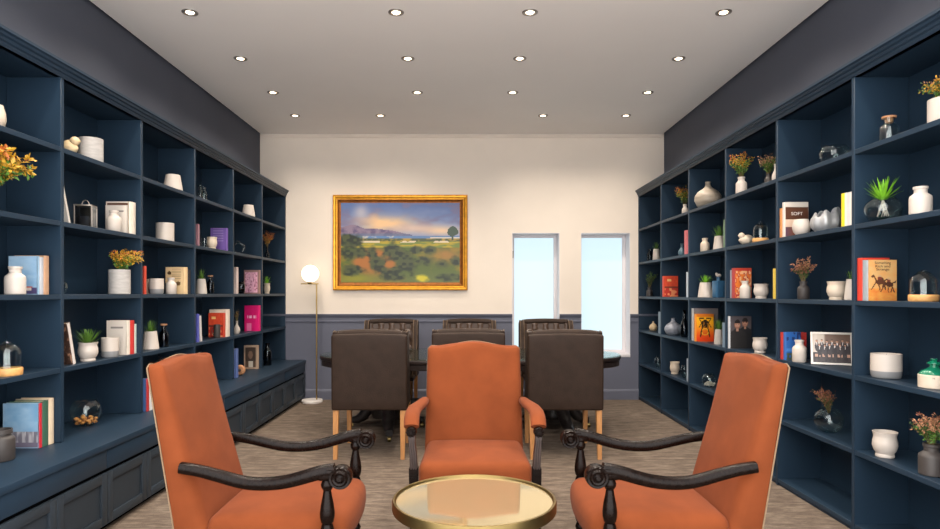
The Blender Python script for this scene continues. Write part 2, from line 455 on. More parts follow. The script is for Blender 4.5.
# ================================================================= BOOKCASES
def bookcase(name, label, side, X, WALL, decks, floor_to):
    """carcass in world coordinates; side -1 left, +1 right"""
    t = thing(name, label, 'bookcase', (side*WALL, BAYS[0], 0))
    def L(x): return side*x - side*WALL       # local x from distance to the room axis
    T = 0.013
    b = MB(); x0, x1 = sorted((L(WALL-0.004), L(WALL-0.02))); b.box(x0, x1, 0, YB-BAYS[0]-0.002, floor_to, TOP_IN+0.02); b.build('back_panel', NAVY, t, smooth=False)
    for k, y in enumerate(BAYS):
        d = MB(); x0, x1 = sorted((L(X), L(WALL-0.02))); d.bbox(x0, x1, y-BAYS[0]-T, y-BAYS[0]+T, floor_to, TOP_IN, 0.0015, seg=1)
        d.build('divider', NAVY, t)
    for z in decks:
        for k in range(len(BAYS)-1):
            d = MB(); x0, x1 = sorted((L(X+0.0015), L(WALL-0.02))); d.bbox(x0, x1, BAYS[k]-BAYS[0]+T, BAYS[k+1]-BAYS[0]-T, z-0.026, z, 0.0015, seg=1)
            d.build('shelf', NAVY, t)
    d = MB(); x0, x1 = sorted((L(X), L(WALL-0.004))); d.box(x0, x1, -T, YB-BAYS[0]-0.002, TOP_IN, TOP_IN+0.03); d.build('top_panel', NAVY, t, smooth=False)
    # stepped cornice
    pr = [(X+0.03, TOP_IN), (X, TOP_IN), (X-0.004, TOP_IN+0.012), (X-0.004, TOP_IN+0.02), (X-0.012, TOP_IN+0.026), (X-0.012, TOP_IN+0.04),
          (X-0.022, TOP_IN+0.046), (X-0.024, TOP_IN+0.058), (X-0.034, TOP_IN+0.064), (X-0.034, TOP_IN+0.078), (X+0.03, TOP_IN+0.078)]
    c = MB(); c.prism([(L(x), z) for x, z in pr], 'y', -T, YB-BAYS[0]-0.002); c.build('cornice', NAVY, t, smooth=False)
    if floor_to < 0.1:
        p = MB(); x0, x1 = sorted((L(X+0.012), L(X+0.03))); p.box(x0, x1, -T, YB-BAYS[0]-0.03, 0, 0.019); p.build('plinth', NAVY, t, smooth=False)
    return t
bookcase('bookcase', 'navy open-shelved bookcase along the left wall standing on a counter with cabinets', -1, XL, -WL, LDECK[:4], LDECK[4])
bookcase('bookcase', 'navy floor-standing bookcase with square bays along the right wall', 1, XR, WR, RDECK, 0.0)
# counter over the left cabinets
XB = 1.89
c = MB(); c.bbox(WL+0.004, -XB+0.01, BAYS[0]-0.013, YB-0.03, 0.437, 0.4715, 0.004)
tag(c.build('countertop', NAVY), 'long navy counter along the left wall under the bookcase', 'countertop')
def make_cabinet(w):
    t = thing('base_cabinet', '', 'cabinet', (WL+0.004, 0, 0), 0, 'cabinets under the left counter')
    dep = -XB-0.02-(WL+0.004)
    b = MB(); b.box(0, dep, 0.002, w-0.002, 0.04, 0.436); b.box(0, dep-0.03, 0.002, w-0.002, 0, 0.04); b.build('body', GAP_SHADE, t, smooth=False)  # near-black body paints the gap above the doors as deep shade
    f = MB(); f.bbox(dep, dep+0.018, 0.002, w-0.002, 0.333, 0.434, 0.002); f.build('drawer_front', NAVY, t)
    for k in range(2):
        y0, y1 = w/2*k+0.002, w/2*(k+1)-0.002
        d = MB(); z0, z1 = 0.042, 0.312; R = 0.048
        d.bbox(dep, dep+0.022, y0, y0+R, z0, z1, 0.002); d.bbox(dep, dep+0.022, y1-R, y1, z0, z1, 0.002)
        d.bbox(dep, dep+0.022, y0+R, y1-R, z1-R, z1, 0.002); d.bbox(dep, dep+0.022, y0+R, y1-R, z0, z0+R, 0.002)
        do = d.build('door', CAB, t)
        p = MB(); p.box(dep, dep+0.009, y0+R-0.002, y1-R+0.002, z0+R-0.002, z1-R+0.002)
        p.build('door_panel', CAB, do, smooth=False)
    return t
cab = make_cabinet(0.832)
clab = ['dark shaker base cabinet under the left counter, nearest the camera', 'dark shaker base cabinet under the row with the blue city-cover book',
        'dark shaker base cabinet below the bowl of amber stones', 'dark shaker base cabinet directly behind the left orange armchair back',
        'dark shaker base cabinet third from the back wall under the left counter', 'dark shaker base cabinet under the left counter, second from the back wall', 'dark shaker base cabinet at the back wall beside the globe lamp']
for k in range(7):
    t = cab if k == 0 else copy_tree(cab)
    t.location = (WL+0.004, BAYS[k], 0); t.scale = (1, (BAYS[k+1]-BAYS[k]-(0.02 if k == 6 else 0))/0.832, 1); t['label'] = clab[k]

# ================================================================= SHELF ITEMS
def spot(side, lev, px, d=0.12):
    X = (XL if side < 0 else XR)+d
    y = F*X/abs(px-CX); z = (LDECK if side < 0 else RDECK)[lev]
    for b in BAYS:                             # stay clear of the dividers
        pass
    return (side*X, y, z+0.0005), F/y
P_ = {
 'bottle': [(0,0),(.46,0),(.5,.03),(.5,.58),(.47,.66),(.33,.74),(.29,.77),(.29,.9),(.33,.92),(.33,1.0),(.27,1.0),(.25,.8),(0,.78)],
 'slimbottle': [(0,0),(.46,0),(.5,.03),(.5,.55),(.42,.66),(.22,.75),(.2,.78),(.2,.93),(.25,.95),(.25,1.0),(.19,1.0),(.17,.8),(0,.78)],
 'cylinder': [(0,0),(.47,0),(.5,.02),(.5,1),(.45,1),(.44,.9),(0,.88)],
 'cup': [(0,0),(.36,0),(.44,.03),(.48,.14),(.5,.3),(.5,1),(.46,1),(.45,.88),(0,.86)],
 'cone': [(0,0),(.47,0),(.5,.03),(.36,1),(.32,1),(.33,.88),(0,.86)],
 'footed': [(0,0),(.36,0),(.38,.05),(.36,.12),(.34,.14),(.43,.25),(.5,.45),(.49,.62),(.45,.78),(.45,.86),(.5,1.0),(.46,1.0),(.41,.86),(.41,.8),(0,.78)],
 'candle': [(0,0),(.28,0),(.32,.04),(.44,.2),(.5,.45),(.48,.7),(.42,.9),(.40,1),(.36,1),(.36,.9),(0,.9)],
 'onion': [(0,0),(.2,0),(.34,.06),(.46,.2),(.5,.34),(.45,.5),(.3,.64),(.15,.74),(.1,.8),(.095,.92),(.13,1.0),(.1,1.0),(.07,.9),(0,.85)],
 'squat': [(0,0),(.24,0),(.4,.08),(.5,.3),(.49,.45),(.38,.62),(.2,.74),(.13,.8),(.1,.86),(.09,.95),(.11,1.0),(.08,1.0),(.06,.9),(0,.88)],
 'tallvase': [(0,0),(.3,0),(.42,.08),(.5,.26),(.46,.42),(.3,.58),(.18,.68),(.15,.8),(.17,.97),(.2,1.0),(.16,1.0),(.12,.8),(0,.7)],
 'jar': [(0,0),(.46,0),(.5,.05),(.5,.68),(.46,.75),(.36,.8),(.36,.84),(.41,.86),(.41,1),(.35,1),(.34,.85),(0,.84)],
}
def P(kind, w, h): return [(r*w, z*h) for r, z in P_[kind]]
def shell(outer, t=0.0025):
    """closed glass wall: outer profile up, inner profile back down"""
    inner = [(max(r-t, 0.0), z) for r, z in reversed(outer) if r > t*1.5]
    inner[-1] = (inner[-1][0], inner[-1][1]+t); 
    return outer + inner + [(0, inner[-1][1])]

def vessel(name, label, cat, side, lev, px, w, h, kind='bottle', m=CERAMIC, d=0.12, group=None, seg=28):
    loc, s = spot(side, lev, px, d)
    b = MB(); b.lathe(P(kind, w/s, h/s), seg)
    o = b.build(name, m); o.location = loc
    return tag(o, label, cat, group)
def foliage_bouquet(t, z0, w, h, mats, n=150, lean=(0, 0), leafk=1.0):
    """branching sprig; spreads to w wide over height h"""
    st = MB(); lf = MB(); K = len(mats)
    for i in range(26):
        a = 2*PI*i/26*3+random.uniform(-.3, .3); rr = w*0.5*math.sqrt(random.uniform(0.05, 1)); hh = h*random.uniform(0.55, 0.98)*(1-0.25*(rr/(w*0.5))**2)
        tip = Vector((rr*math.cos(a)+lean[0]*hh, rr*math.sin(a)*0.8+lean[1]*hh, z0+hh))
        base = Vector((0.004*math.cos(a), 0.004*math.sin(a), z0-h*0.12))
        mid = base.lerp(tip, 0.5)+Vector((0, 0, h*0.12)) - Vector((tip.x, tip.y, 0))*0.15
        st.tube([base, base.lerp(mid, 0.6), mid, mid.lerp(tip, 0.6), tip], [0.0016, 0.0014, 0.0012, 0.001, 0.0007], 4)
        for k in range(int(n*2.4)//26):
            q = random.uniform(0.0, 1.0); p = mid.lerp(tip, (q-0.3)/0.7) if q > 0.3 else base.lerp(mid, 0.55+1.5*q)
            dv = Vector((random.gauss(0, 1), random.gauss(0, 1), random.gauss(0.25, 0.8)))
            hrel = (p.z-z0)/h + random.uniform(-.25, .25)
            mi = min(K-1, max(0, int(hrel*K)))
            p = p + dv.normalized()*w*0.05*random.random()
            lf.leaf(p, dv, w*0.085*leafk*random.uniform(.6, 1.2), w*0.042*leafk*random.uniform(.7, 1.3), mi, random.uniform(0, .25))
    st.build('stems', STEM, t); lf.build('leaves', mats, t, smooth=False)
def foliage_spiky(t, z0, w, h, m=LEAF, n=34, r0=0.3):
    lf = MB()
    for i in range(n):
        q = (i+0.5)/n; a = i*2.39996
        el = math.radians(88-58*q**0.9+random.uniform(-6, 6))
        dv = Vector((math.cos(a)*math.cos(el), math.sin(a)*math.cos(el), math.sin(el)))
        Lx = min(h*random.uniform(.92, 1.06)/max(0.35, math.sin(el)), w*0.47*random.uniform(.85, 1.1)/max(0.25, math.cos(el)))
        lf.blade((dv.x*w*0.06, dv.y*w*0.06, z0-0.006), dv, Lx, w*0.10, 0, 0.12)
    lf.build('leaves', m, t)
def potted(name, label, side, lev, px, w, h, kind, m, pl, d=0.12, cat='plant', group=None):
    """pl = (style, foliage width px, foliage height px, mats, lean)"""
    loc, s = spot(side, lev, px, d)
    t = thing(name, label, cat, loc, random.uniform(-.5, .5), group)
    b = MB(); b.lathe(P(kind, w/s, h/s), 28); b.build('pot' if kind not in ('bottle', 'tallvase', 'slimbottle') else 'vase', m, t)
    topr = dict(P_)[kind]
    if kind in ('cylinder', 'cone', 'footed', 'cup'):
        so = MB(); rr = {'cylinder': .43, 'cone': .325, 'footed': .40, 'cup': .44}[kind]*w/s
        so.lathe([(0, h/s*0.93), (rr, h/s*0.91)], 20); so.build('soil', SOIL, t)
    z0 = h/s*(0.93 if kind not in ('bottle', 'tallvase', 'slimbottle') else 0.97)
    if pl[0] == 'spiky': foliage_spiky(t, z0, pl[1]/s, pl[2]/s, pl[3])
    else: foliage_bouquet(t, z0, pl[1]/s, pl[2]/s, pl[3], n=pl[5] if len(pl) > 5 else 240, lean=pl[4] if len(pl) > 4 else (0, 0))
    return t
def two_tone(name, label, side, lev, px, w, h, d=0.12, cut=0.32, cat='candle', group=None):
    loc, s = spot(side, lev, px, d); W, H = w/s, h/s
    t = thing(name, label, cat, loc, 0, group)
    a = MB(); a.lathe([(0,0),(.36*W,0),(.45*W,.02*H),(.49*W,.12*H),(.5*W,cut*H)], 28); a.build('base_band', GREY_CER, t)
    b = MB(); b.lathe([(.5*W,cut*H),(.502*W,cut*H),(.5*W,H),(.46*W,H),(.45*W,.9*H),(0,.89*H)], 28); b.build('bowl', CERAMIC, t)
    k = MB(); k.tube([(0,0,.88*H),(0.001,0,.99*H)], 0.0012, 5); k.build('wick', INK, t)
    return t
def glass_bottle(name, label, side, lev, px, w, h, d=0.12, cork=False, m=GLASS, group=None):
    loc, s = spot(side, lev, px, d); W, H = w/s, h/s
    t = thing(name, label, 'bottle', loc, 0, group)
    hh = H*(0.93 if cork else 1.0)
    o = [(0,0),(.46*W,0),(.5*W,.03*hh),(.5*W,.58*hh),(.46*W,.66*hh),(.27*W,.76*hh),(.25*W,.8*hh),(.25*W,.94*hh),(.31*W,.96*hh),(.31*W,hh)]
    b = MB(); b.lathe(shell(o, 0.0022), 28); b.build('bottle_body', m, t)
    if cork:
        k = MB(); k.lathe([(0,.82*hh),(.2*W,.82*hh),(.23*W,hh+.001),(.36*W,hh+.001),(.37*W,H),(0,H)], 20); k.build('stopper', CORK, t)
    else:
        k = MB(); k.lathe([(.315*W,.955*hh),(.335*W,.96*hh),(.335*W,1.0*hh),(.315*W,1.003*hh)], 20); k.build('lip', m, t)
    return t
def glass_bowl(name, label, side, lev, px, w, h, d=0.13, fill=None, plant=None, m=GLASS, cat='bowl', group=None, mouth=0.3):
    loc, s = spot(side, lev, px, d); W, H = w/s, h/s
    t = thing(name, label, cat, loc, random.uniform(0, 3), group)
    o = [(0,0),(.2*W,0)]
    a0 = math.asin(0.4); a1 = PI-math.asin(min(0.99, mouth/0.5))
    zc = lambda a: (math.cos(a0)-math.cos(a))/(math.cos(a0)-math.cos(a1))*H
    o += [(.5*W*math.sin(a0+(a1-a0)*i/14), zc(a0+(a1-a0)*i/14)) for i in range(15)]
    b = MB(); b.lathe(shell(o, 0.0025), 32); b.build('bowl_glass', m, t)
    if fill:
        f = MB(); R = 0.07*W
        for i in range(26):
            a = i*2.4; zz = 0.10*H+R*0.6+(i//11)*R*1.3; lim = .5*W*math.sin(min(PI/2, a0+0.55+(i//11)*0.35))-R-0.005
            rr = lim*math.sqrt(((i % 11)+.6)/11)
            f.ball((rr*math.cos(a), rr*math.sin(a), zz), R*random.uniform(.85, 1.15), 8, 0, (1.1, 1, .8))
        f.build('stones', fill, t)['kind'] = 'stuff'
    if plant:
        if plant[0] == 'spiky':
            foliage_spiky(t, H*0.98, plant[1]/s, plant[2]/s, plant[3], n=40)
            r = MB()
            for i in range(14):
                a = random.uniform(0, 2*PI); r.tube([(0,0,H), (.02*math.cos(a)*W*4, .02*math.sin(a)*W*4, H*.6), (.03*math.cos(a+.5)*W*5, .03*math.sin(a+.5)*W*5, H*.25)], 0.0018, 4)
            r.build('roots', STONE_W, t)
        else: foliage_bouquet(t, H*0.95, plant[1]/s, plant[2]/s, plant[3], lean=plant[4], n=260)
    return t
def cloche(name, label, side, lev, px, w, h, d=0.12, facet=False):
    loc, s = spot(side, lev, px, d); W, H = w/s, h/s
    t = thing(name, label, 'cloche', loc, 0, None)
    b = MB(); b.lathe([(0,0),(.48*W,0),(.5*W,.02*H),(.5*W,.20*H),(.48*W,.22*H),(0,.22*H)], 32); b.build('wooden_base', HONEYWOOD, t)
    o = [(.445*W,.222*H),(.45*W,.62*H),(.40*W,.74*H),(.2*W,.93*H),(.12*W,.96*H)]
    if not facet: o = [(.445*W,.222*H),(.45*W,.62*H),(.43*W,.74*H),(.36*W,.84*H),(.24*W,.91*H),(.12*W,.94*H)]
    outer = o + [(.1*W,.97*H),(.11*W,H),(0,H)]
    inner = [(0,.93*H)] + [(r-0.0025, z-0.002) for r, z in reversed(o)]
    g = MB(); g.lathe(outer+inner+[outer[0]], 32); g.build('glass_dome', GLASS, t, weld=True)
    return t
def bird(name, label, side, lev, px, w, h, d=0.1, m=BEIGE_CER, face=1):
    loc, s = spot(side, lev, px, d); W, H = w/s, h/s
    t = thing(name, label, 'ornament', loc, 0)
    def ell(c, r, n=16):
        b.ball(c, 1, n, 0, r)
    b = MB()
    secs = []   # body along x: tail to breast, one loft
    for i in range(13):
        q = i/12; x = (-0.5+q*0.86)*W*face
        r = max(0.02, math.sin(PI*min(1, q*0.9+0.07))**0.8)
        cz = H*(0.42-0.08*q*0) + (0.12*H*(1-q)**3)
        secs.append([(x, 0.34*W*r*math.cos(2*PI*k/14), max(0.0, cz+0.40*H*r*math.sin(2*PI*k/14))) for k in range(14)])
    b.loft(secs); b.build('body', m, t)
    hb = MB(); hb.ball((0.20*W*face, 0, 0.77*H), 0.235*H, 14); hb.build('head', m, t)
    k = MB(); k.lathe([(0.05*H, 0), (0, 0.14*H)], 8, 0, Matrix.Translation((0.20*W*face+0.2*H*face, 0, 0.77*H)) @ Matrix.Rotation(PI/2*face, 4, 'Y')); k.build('beak', m, t)
    return t

# ---- books
def make_book(name, label, loc, t, h, dep, sgn, col, spine=None, lean=0.0, title=None, pic=None, group=None, pages=True, spine_text=False, cat='book'):
    r = thing(name, label, cat, loc, 0, group)
    r.rotation_euler = (lean, 0, 0)
    B = 0.0022 if t > 0.01 else t*0.2
    cm = [cover(col), cover(spine or col)]
    c = MB(); x0, x1 = -dep/2, dep/2
    c.box(x0, x1, -t/2, -t/2+B, 0, h); c.box(x0, x1, t/2-B, t/2, 0, h)
    xs_ = (x1-0.003, x1) if sgn > 0 else (x0, x0+0.003)
    # rounded spine
    seg = []
    for i in range(7):
        a = -PI/2+PI*i/6; seg.append((sgn*(dep/2-0.001+0.14*t*math.cos(a)), t/2*math.sin(a)))
    poly = seg + [(sgn*(dep/2-0.004), t/2), (sgn*(dep/2-0.004), -t/2)]
    c.prism(poly, 'z', 0, h, 1)
    c.build('cover', cm, r, smooth=False)
    p = MB(); px0, px1 = (x0+0.004, x1-0.004); p.box(px0, px1, -t/2+B, t/2-B, 0.003, h-0.004); p.build('pages', PAGES, r, smooth=False)
    if pic: picture('cover_picture', pic[0], dep*pic[1], h*pic[2], pic[5] if len(pic) > 5 else 26, pic[6] if len(pic) > 6 else 36, r, (dep*pic[3], -t/2-0.0006, h*pic[4]))
    for k, (txt, size, zf, wf, im) in enumerate(title or []):
        text_mesh('title', txt, size*h, im, r, (-sgn*dep*0.0, -t/2-0.0014, h*zf), dep*wf)
    return r
def books(side, lev, e, tops, specs, group=None, ds=0.03, base_lean=None):
    X0 = (XL if side < 0 else XR)
    zs = (LDECK if side < 0 else RDECK)[lev]+0.0005
    # keep the row clear of the uprights
    yf = F*X0/abs((e[0]+e[-1])/2-CX); k = max(i for i in range(len(BAYS)-1) if BAYS[i] <= yf)
    ds = min(ds, (BAYS[k+1]-0.0155)*abs(e[-1]-CX)/F-X0)
    ds = max(ds, (BAYS[k]+0.0150)*abs(e[0]-CX)/F-X0)
    X = X0+ds; sgn = -side
    for i, sp in enumerate(specs):
        y0, y1 = F*X/abs(e[i]-CX), F*X/abs(e[i+1]-CX)
        th = max(0.005, y1-y0-0.0012); s = F/y0
        ztop = EYE-(tops[i]-CY)/s; h = ztop-zs
        dep = sp.get('cw', 0)/s if sp.get('cw') else sp.get('dep', 0.15)
        dep = min(dep, 0.255-max(ds, 0)) if (XL if side < 0 else XR)+ds+dep > (-WL if side < 0 else WR)-0.025 else dep
        xc = side*(X+dep/2)
        if ds < -0.02: pass
        kw = {k: v for k, v in sp.items() if k in ('spine', 'title', 'pic', 'lean')}
        ln = kw.pop('lean', 0.0)
        ym = (y0+y1)/2
        make_book(sp.get('name', 'book'), sp['label'], (xc, ym, zs + (abs(math.sin(ln))*th/2 if ln else 0)), th, h, dep, sgn, sp['col'], lean=ln, group=group, **kw)

# picture functions -------------------------------------------------
def pic_coast(u, v):
    if v > 0.36: return mixc((112, 160, 200), (170, 200, 222), fbm(u*3, v*6, 3))
    if v < 0.10: return (120, 112, 130)
    return mixc((190, 186, 190), (120, 116, 128), sst(.3, .7, vn(u*22, v*5, 5)))
def pic_sea(u, v):
    if v < 0.16: return (84, 76, 116) if v < 0.07 or not .35 < u < .8 else (228, 214, 206)
    if .16 < v < .2 and .3 < u < .85: return (196, 80, 50)
    c = mixc((120, 164, 204), (176, 204, 224), fbm(u*2+v, v*7, 2))
    return c
def pic_two(u, v):
    bg = mixc((104, 96, 96), (78, 72, 76), v)
    for cx, cz, sk in ((0.33, 0.74, (190, 142, 118)), (0.70, 0.80, (176, 130, 106))):
        dx, dz = (u-cx)/0.155, (v-cz)/0.125
        if dx*dx+(dz-.55)**2*1.2 < 0.75 and dz > 0.35: return (34, 28, 28)
        if dx*dx+dz*dz < 1:
            if abs(dz-.15) < .12 and .2 < abs(dx) < .55: return (70, 48, 42)
            if abs(dz+.5) < .08 and abs(dx) < .35: return (140, 80, 74)
            return mixc(sk, (120, 84, 70), sst(.3, 1, dx*dx+dz*dz))
        if abs(u-cx) < 0.05 and cz-.2 < v < cz: return sk
        if v < cz-0.12 and abs(u-cx) < 0.10+0.35*sst(0, .2, cz-.1-v): return (46, 44, 44) if cx < .5 else (36, 36, 38)
    return bg
def pic_group(u, v):
    for k in range(13):
        row = k % 2; cx = 0.10+0.068*k+0.015*_h(k, 3); cz = (0.60 if row else 0.73)+0.05*_h(k, 9)
        dx, dz = (u-cx)/0.030, (v-cz)/0.048
        if dx*dx+dz*dz < 1: return (62, 46, 38) if dz > .35 else mixc((206, 160, 132), (168, 120, 96), dx*.5+.5)
        if abs(u-cx) < 0.018*(1-(cz-.05-v)/.13) and cz-.16 < v < cz-.045: return (222, 214, 208)
        if abs(u-cx) < .004 and cz-.16 < v < cz-.05: return (90, 40, 44)
        if ((u-cx)/.05)**2+((v-cz+.2)/.17)**2 < 1: return mixc((40, 36, 42), (70, 62, 66), _h(k, 5))
    if u < 0.12 and v > .35: return (206, 192, 180)
    if v > 0.66: return mixc((200, 186, 172), (112, 88, 74), sst(.28, .36, u))
    if .2 < v < .3 and vn(u*26, 3, 4) > .6: return (190, 150, 128)
    return mixc((44, 38, 42), (74, 64, 64), vn(u*20, v*12, 8))
def pic_race(u, v):
    c = mixc((222, 150, 82), (206, 176, 120), fbm(u*4, v*6, 4))
    if v < .3: c = mixc((216, 116, 52), (226, 170, 84), fbm(u*7, v*14, 6))
    # two galloping horses with riders, loose dabs
    w_ = (vn(u*16, v*20, 9)-.5)*.03
    for ox, oz, dk in ((0.40, 0.46, (92, 54, 36)), (0.72, 0.40, (78, 46, 34))):
        x, z = (u-ox)+w_, (v-oz)+w_
        if (x/0.17)**2+(z/0.062)**2 < 1: return dk
        if -.25 < x < -.10 and abs(z-(.04-(x+.12)*.9)) < .034: return dk
        if ((x+0.25)/.06)**2+((z-.13)/.03)**2 < 1: return dk
        if -.20 < z < 0 and (abs(x+.13-z*.9) < .022 or abs(x+.05+z*.25) < .02 or abs(x-.10+z*.55) < .022 or abs(x-.15-z*.35) < .02): return dk
        if x > .14 and abs(z-.03-(x-.14)*.3) < .018 and x < .26: return (70, 44, 34)
        if (x/0.07)**2+((z-.10)/.07)**2 < 1: return (126, 62, 48) if z < .12 else (196, 160, 120)
    return c
def pic_beast(u, v):
    c = mixc((222, 62, 22), (246, 176, 30), sst(.0, .75, v))
    x = abs(u-0.5)
    if v > .9: return mixc(c, (214, 90, 40), .6)
    if .82 < v < .88 and .08 < x < .33: return (70, 40, 20)
    if .5 < v < .74 and x < .2: return (40, 28, 18) if vn(u*14, v*18, 4) > .35 else (170, 110, 30)
    if .70 < v < .80 and x < .1: return (50, 32, 20)
    if abs(x-(.2+.9*abs(v-.68))) < .03 and .5 < v < .86: return (46, 30, 18)
    if abs(x-(.16+.5*(.5-v)*(1-(.5-v)*1.2))) < .035 and .15 < v < .5: return (56, 34, 18)
    if abs((x/.2)**2+((v-.35)/.12)**2-1) < .2 : return (240, 196, 60)
    return c
def pic_red(u, v):
    if .42 < v < .5: return (120, 52, 40)
    if v > .5:
        if .75 < v < .85 and .2 < u < .5: return (244, 190, 120)
        return mixc((222, 84, 48), (206, 64, 44), vn(u*8, v*8, 3))
    return mixc((236, 150, 100), (190, 52, 40), sst(.45, .6, vn(u*7, v*9, 5)))
def pic_letters(u, v):
    if v > .93: return (200, 60, 50)
    n = vn(u*9, v*13, 7)
    return (232, 126, 50) if n > .58 else ((186, 52, 60) if n > .42 else (242, 190, 140))
def pic_brown(u, v):
    if v > .86: return (214, 206, 196)
    if v > .5: return (92, 58, 42)
    if v < .28 and u < .6: return mixc((96, 70, 90), (160, 96, 50), u*1.6)
    return (218, 190, 168)
def pic_sketch(u, v):
    if ((u-.2)/.12)**2+((v-.78)/.07)**2 < 1: return (96, 72, 44)
    if ((u-.72)/.14)**2+((v-.38)/.08)**2 < 1: return (110, 84, 52)
    if abs(v*14-round(v*14)) < .18 and .35 < u < .9 and v > .5: return (188, 158, 118)
    return (226, 196, 150)
def pic_lines(u, v):
    if v > .72 and abs(v-.8) < .02 and .2 < u < .85: return (150, 142, 136)
    if abs(v*18-round(v*18)) < .15 and v < .65 and .15 < u < .9: return (198, 190, 182)
    return (226, 216, 204)
def pic_magenta(u, v):
    if .5 < v < .62 and .2 < u < .85 and vn(u*20, 1, 2) > .4: return (244, 180, 206)
    if v < .3 and .15 < u < .5: return (244, 120, 170)
    return (214, 18, 108)
def pic_purple(u, v):
    if abs(v*9-round(v*9)) < .2 and .15 < u < .85 and v > .35: return (152, 128, 190)
    return (118, 92, 166)
def pic_pink(u, v): return mixc((214, 150, 176), (236, 190, 206), vn(u*9, v*11, 4)) if vn(u*16, v*16, 2) < .7 else (168, 104, 128)
def pic_blue(u, v):
    if .3 < v < .42: return (74, 130, 196)
    if v > .6 and vn(u*9, v*9, 3) > .55: return (34, 48, 96)
    if v < .25 and vn(u*8, v*8, 5) > .4: return (70, 84, 70)
    return (48, 98, 168)
def pic_portrait(u, v):
    if ((u-.5)/.22)**2+((v-.62)/.2)**2 < 1: return (126, 100, 84)
    if v < .3: return (206, 196, 180) if .3 < u < .75 else (96, 76, 62)
    return (74, 60, 52)
def pic_night(u, v): return mixc((70, 50, 42), (196, 150, 120), sst(.5, .8, fbm(u*5, v*8, 2)))

# ---------------------------------------------------------------- LEFT BOOKCASE CONTENTS (near to far)
OG = [LEAF, LEAF, LEAF_Y, LEAF_Y, LEAF_O]
vessel('vase', 'cream round vase at the left edge of the photo, top shelf', 'vase', -1, 0, -8, 24, 26, 'candle', BEIGE_CER)
potted('potted_plant', 'potted plant with orange and green sprigs at the left edge, second shelf down', -1, 1, -17, 24, 22, 'cylinder', CONCRETE, ('b', 80, 42, OG, (0.35, 0), 1150), 0.05)
vessel('bottle_vase', 'white ceramic bottle in front of the blue sea-cover book, left edge', 'bottle', -1, 2, 15.2, 18.5, 28, 'bottle', CERAMIC, 0.06)
books(-1, 2, [37.5, 39.5, 43.5, 49], [256, 257, 255.5], [
    dict(col=(150, 184, 210), label='pale blue sea-cover book facing out behind the white bottle on the left', cw=29, pic=(pic_sea, .94, .96, 0, .02)),
    dict(col=(196, 196, 200), spine=(186, 190, 198), label='white-spined book between the blue sea book and the tan one, left middle shelf'),
    dict(col=(196, 156, 122), spine=(190, 150, 120), label='tan book leaning at the end of the three by the white bottle')], ds=0.05)
cloche('glass_cloche', 'glass cloche on a round honey-wood base at the left edge', -1, 3, 7, 27, 34, 0.07)
vessel('jar', 'dark charcoal jar on the counter in front of the city-cover book', 'jar', -1, 4, 1, 24, 31, 'jar', DARK_CER, 0.06)
books(-1, 4, [38.8, 42.2, 48.4, 54], [403.5, 401.5, 399], [
    dict(col=(150, 182, 206), spine=(196, 40, 52), label='big book with a blue sky and city cover and red spine on the left counter', cw=36, pic=(pic_coast, .94, .97, 0, .02)),
    dict(col=(60, 96, 78), label='green-spined book beside the red-spined city book on the left counter', dep=.17),
    dict(col=(220, 200, 172), label='cream-spined book at the end of the row on the left counter', dep=.17)], ds=0.035)
# bay B
bird('bird_ornament', 'pale carved bird on the top left shelf beside the grey pot', -1, 0, 71, 19, 20, 0.10, PALEWOOD)
vessel('pot', 'grey concrete pot beside the pale bird on the top left shelf', 'pot', -1, 0, 91, 22, 24, 'cylinder', CONCRETE, 0.09)
books(-1, 1, [69, 71.0], [184], [dict(col=(214, 206, 196), label='thin white book leaning on the upright beside the glass lantern', lean=0.30, dep=.14)], ds=0.06)
def lantern():
    loc, s = spot(-1, 1, 85.5, 0.10)
    t = thing('glass_lantern', 'square glass lantern with a metal loop on the left second shelf', 'lantern', loc, 0.25)
    a, h, b = 0.045, 0.135, 0.004
    f = MB()
    for sx in (-1, 1):
        for sy in (-1, 1): f.bbox(sx*a-b, sx*a+b, sy*a-b, sy*a+b, 0, h, 0.001)
    for z in (0.0, h-0.008):
        for q in (-1, 1):
            f.bbox(-a, a, q*a-b, q*a+b, z, z+0.008, 0.001); f.bbox(q*a-b, q*a+b, -a, a, z, z+0.008, 0.001)
    f.build('frame', CHROME, t)
    g = MB()
    for q in (-1, 1): g.box(-a+b, a-b, q*a-.001, q*a+.001, .008, h-.008); g.box(q*a-.001, q*a+.001, -a+b, a-b, .008, h-.008)
    g.build('glass_panes', SMOKE, t, smooth=False)
    c = MB(); c.lathe([(0,.008),(.025,.008),(.025,.07),(0,.072)], 20); c.build('candle', CERAMIC, t)
    k = MB(); k.tube([(0.02*math.cos(PI*i/10), 0, h+0.03*math.sin(PI*i/10)) for i in range(11)], 0.003, 6); k.box(-.024, .024, -.008, .008, h-.002, h+.003); k.build('loop_handle', CHROME, t)
lantern()
books(-1, 1, [81.0, 76.5], [201], []) if False else None
books(-1, 1, [129, 135.5], [201.5], [dict(col=(224, 208, 186), spine=(226, 214, 198), label='cream book with a russet top behind the white bottle, left second shelf', cw=23, pic=(pic_brown, .9, .3, 0, .7))], ds=0.03)
books(-1, 1, [127.4, 127.9], [205], [dict(col=(210, 198, 190), label='thin pale booklet standing just behind the white bottle', cw=22, pic=(pic_lines, .95, .95, 0, .02))], ds=0.035)
vessel('bottle_vase', 'white ceramic bottle in front of cream books on the left second shelf', 'bottle', -1, 1, 114, 13.6, 21.5, 'bottle', CERAMIC, 0.06)
glass_bowl('glass_vase', 'small round glass vase half hidden behind the second left upright', -1, 2, 59.5, 14, 14, 0.10, cat='vase')
potted('potted_plant', 'grey concrete pot of orange and green sprigs on the middle left shelf', -1, 2, 119.5, 20, 24.5, 'cylinder', CONCRETE, ('b', 36, 24, OG, (0.45, 0.05), 700), 0.065)
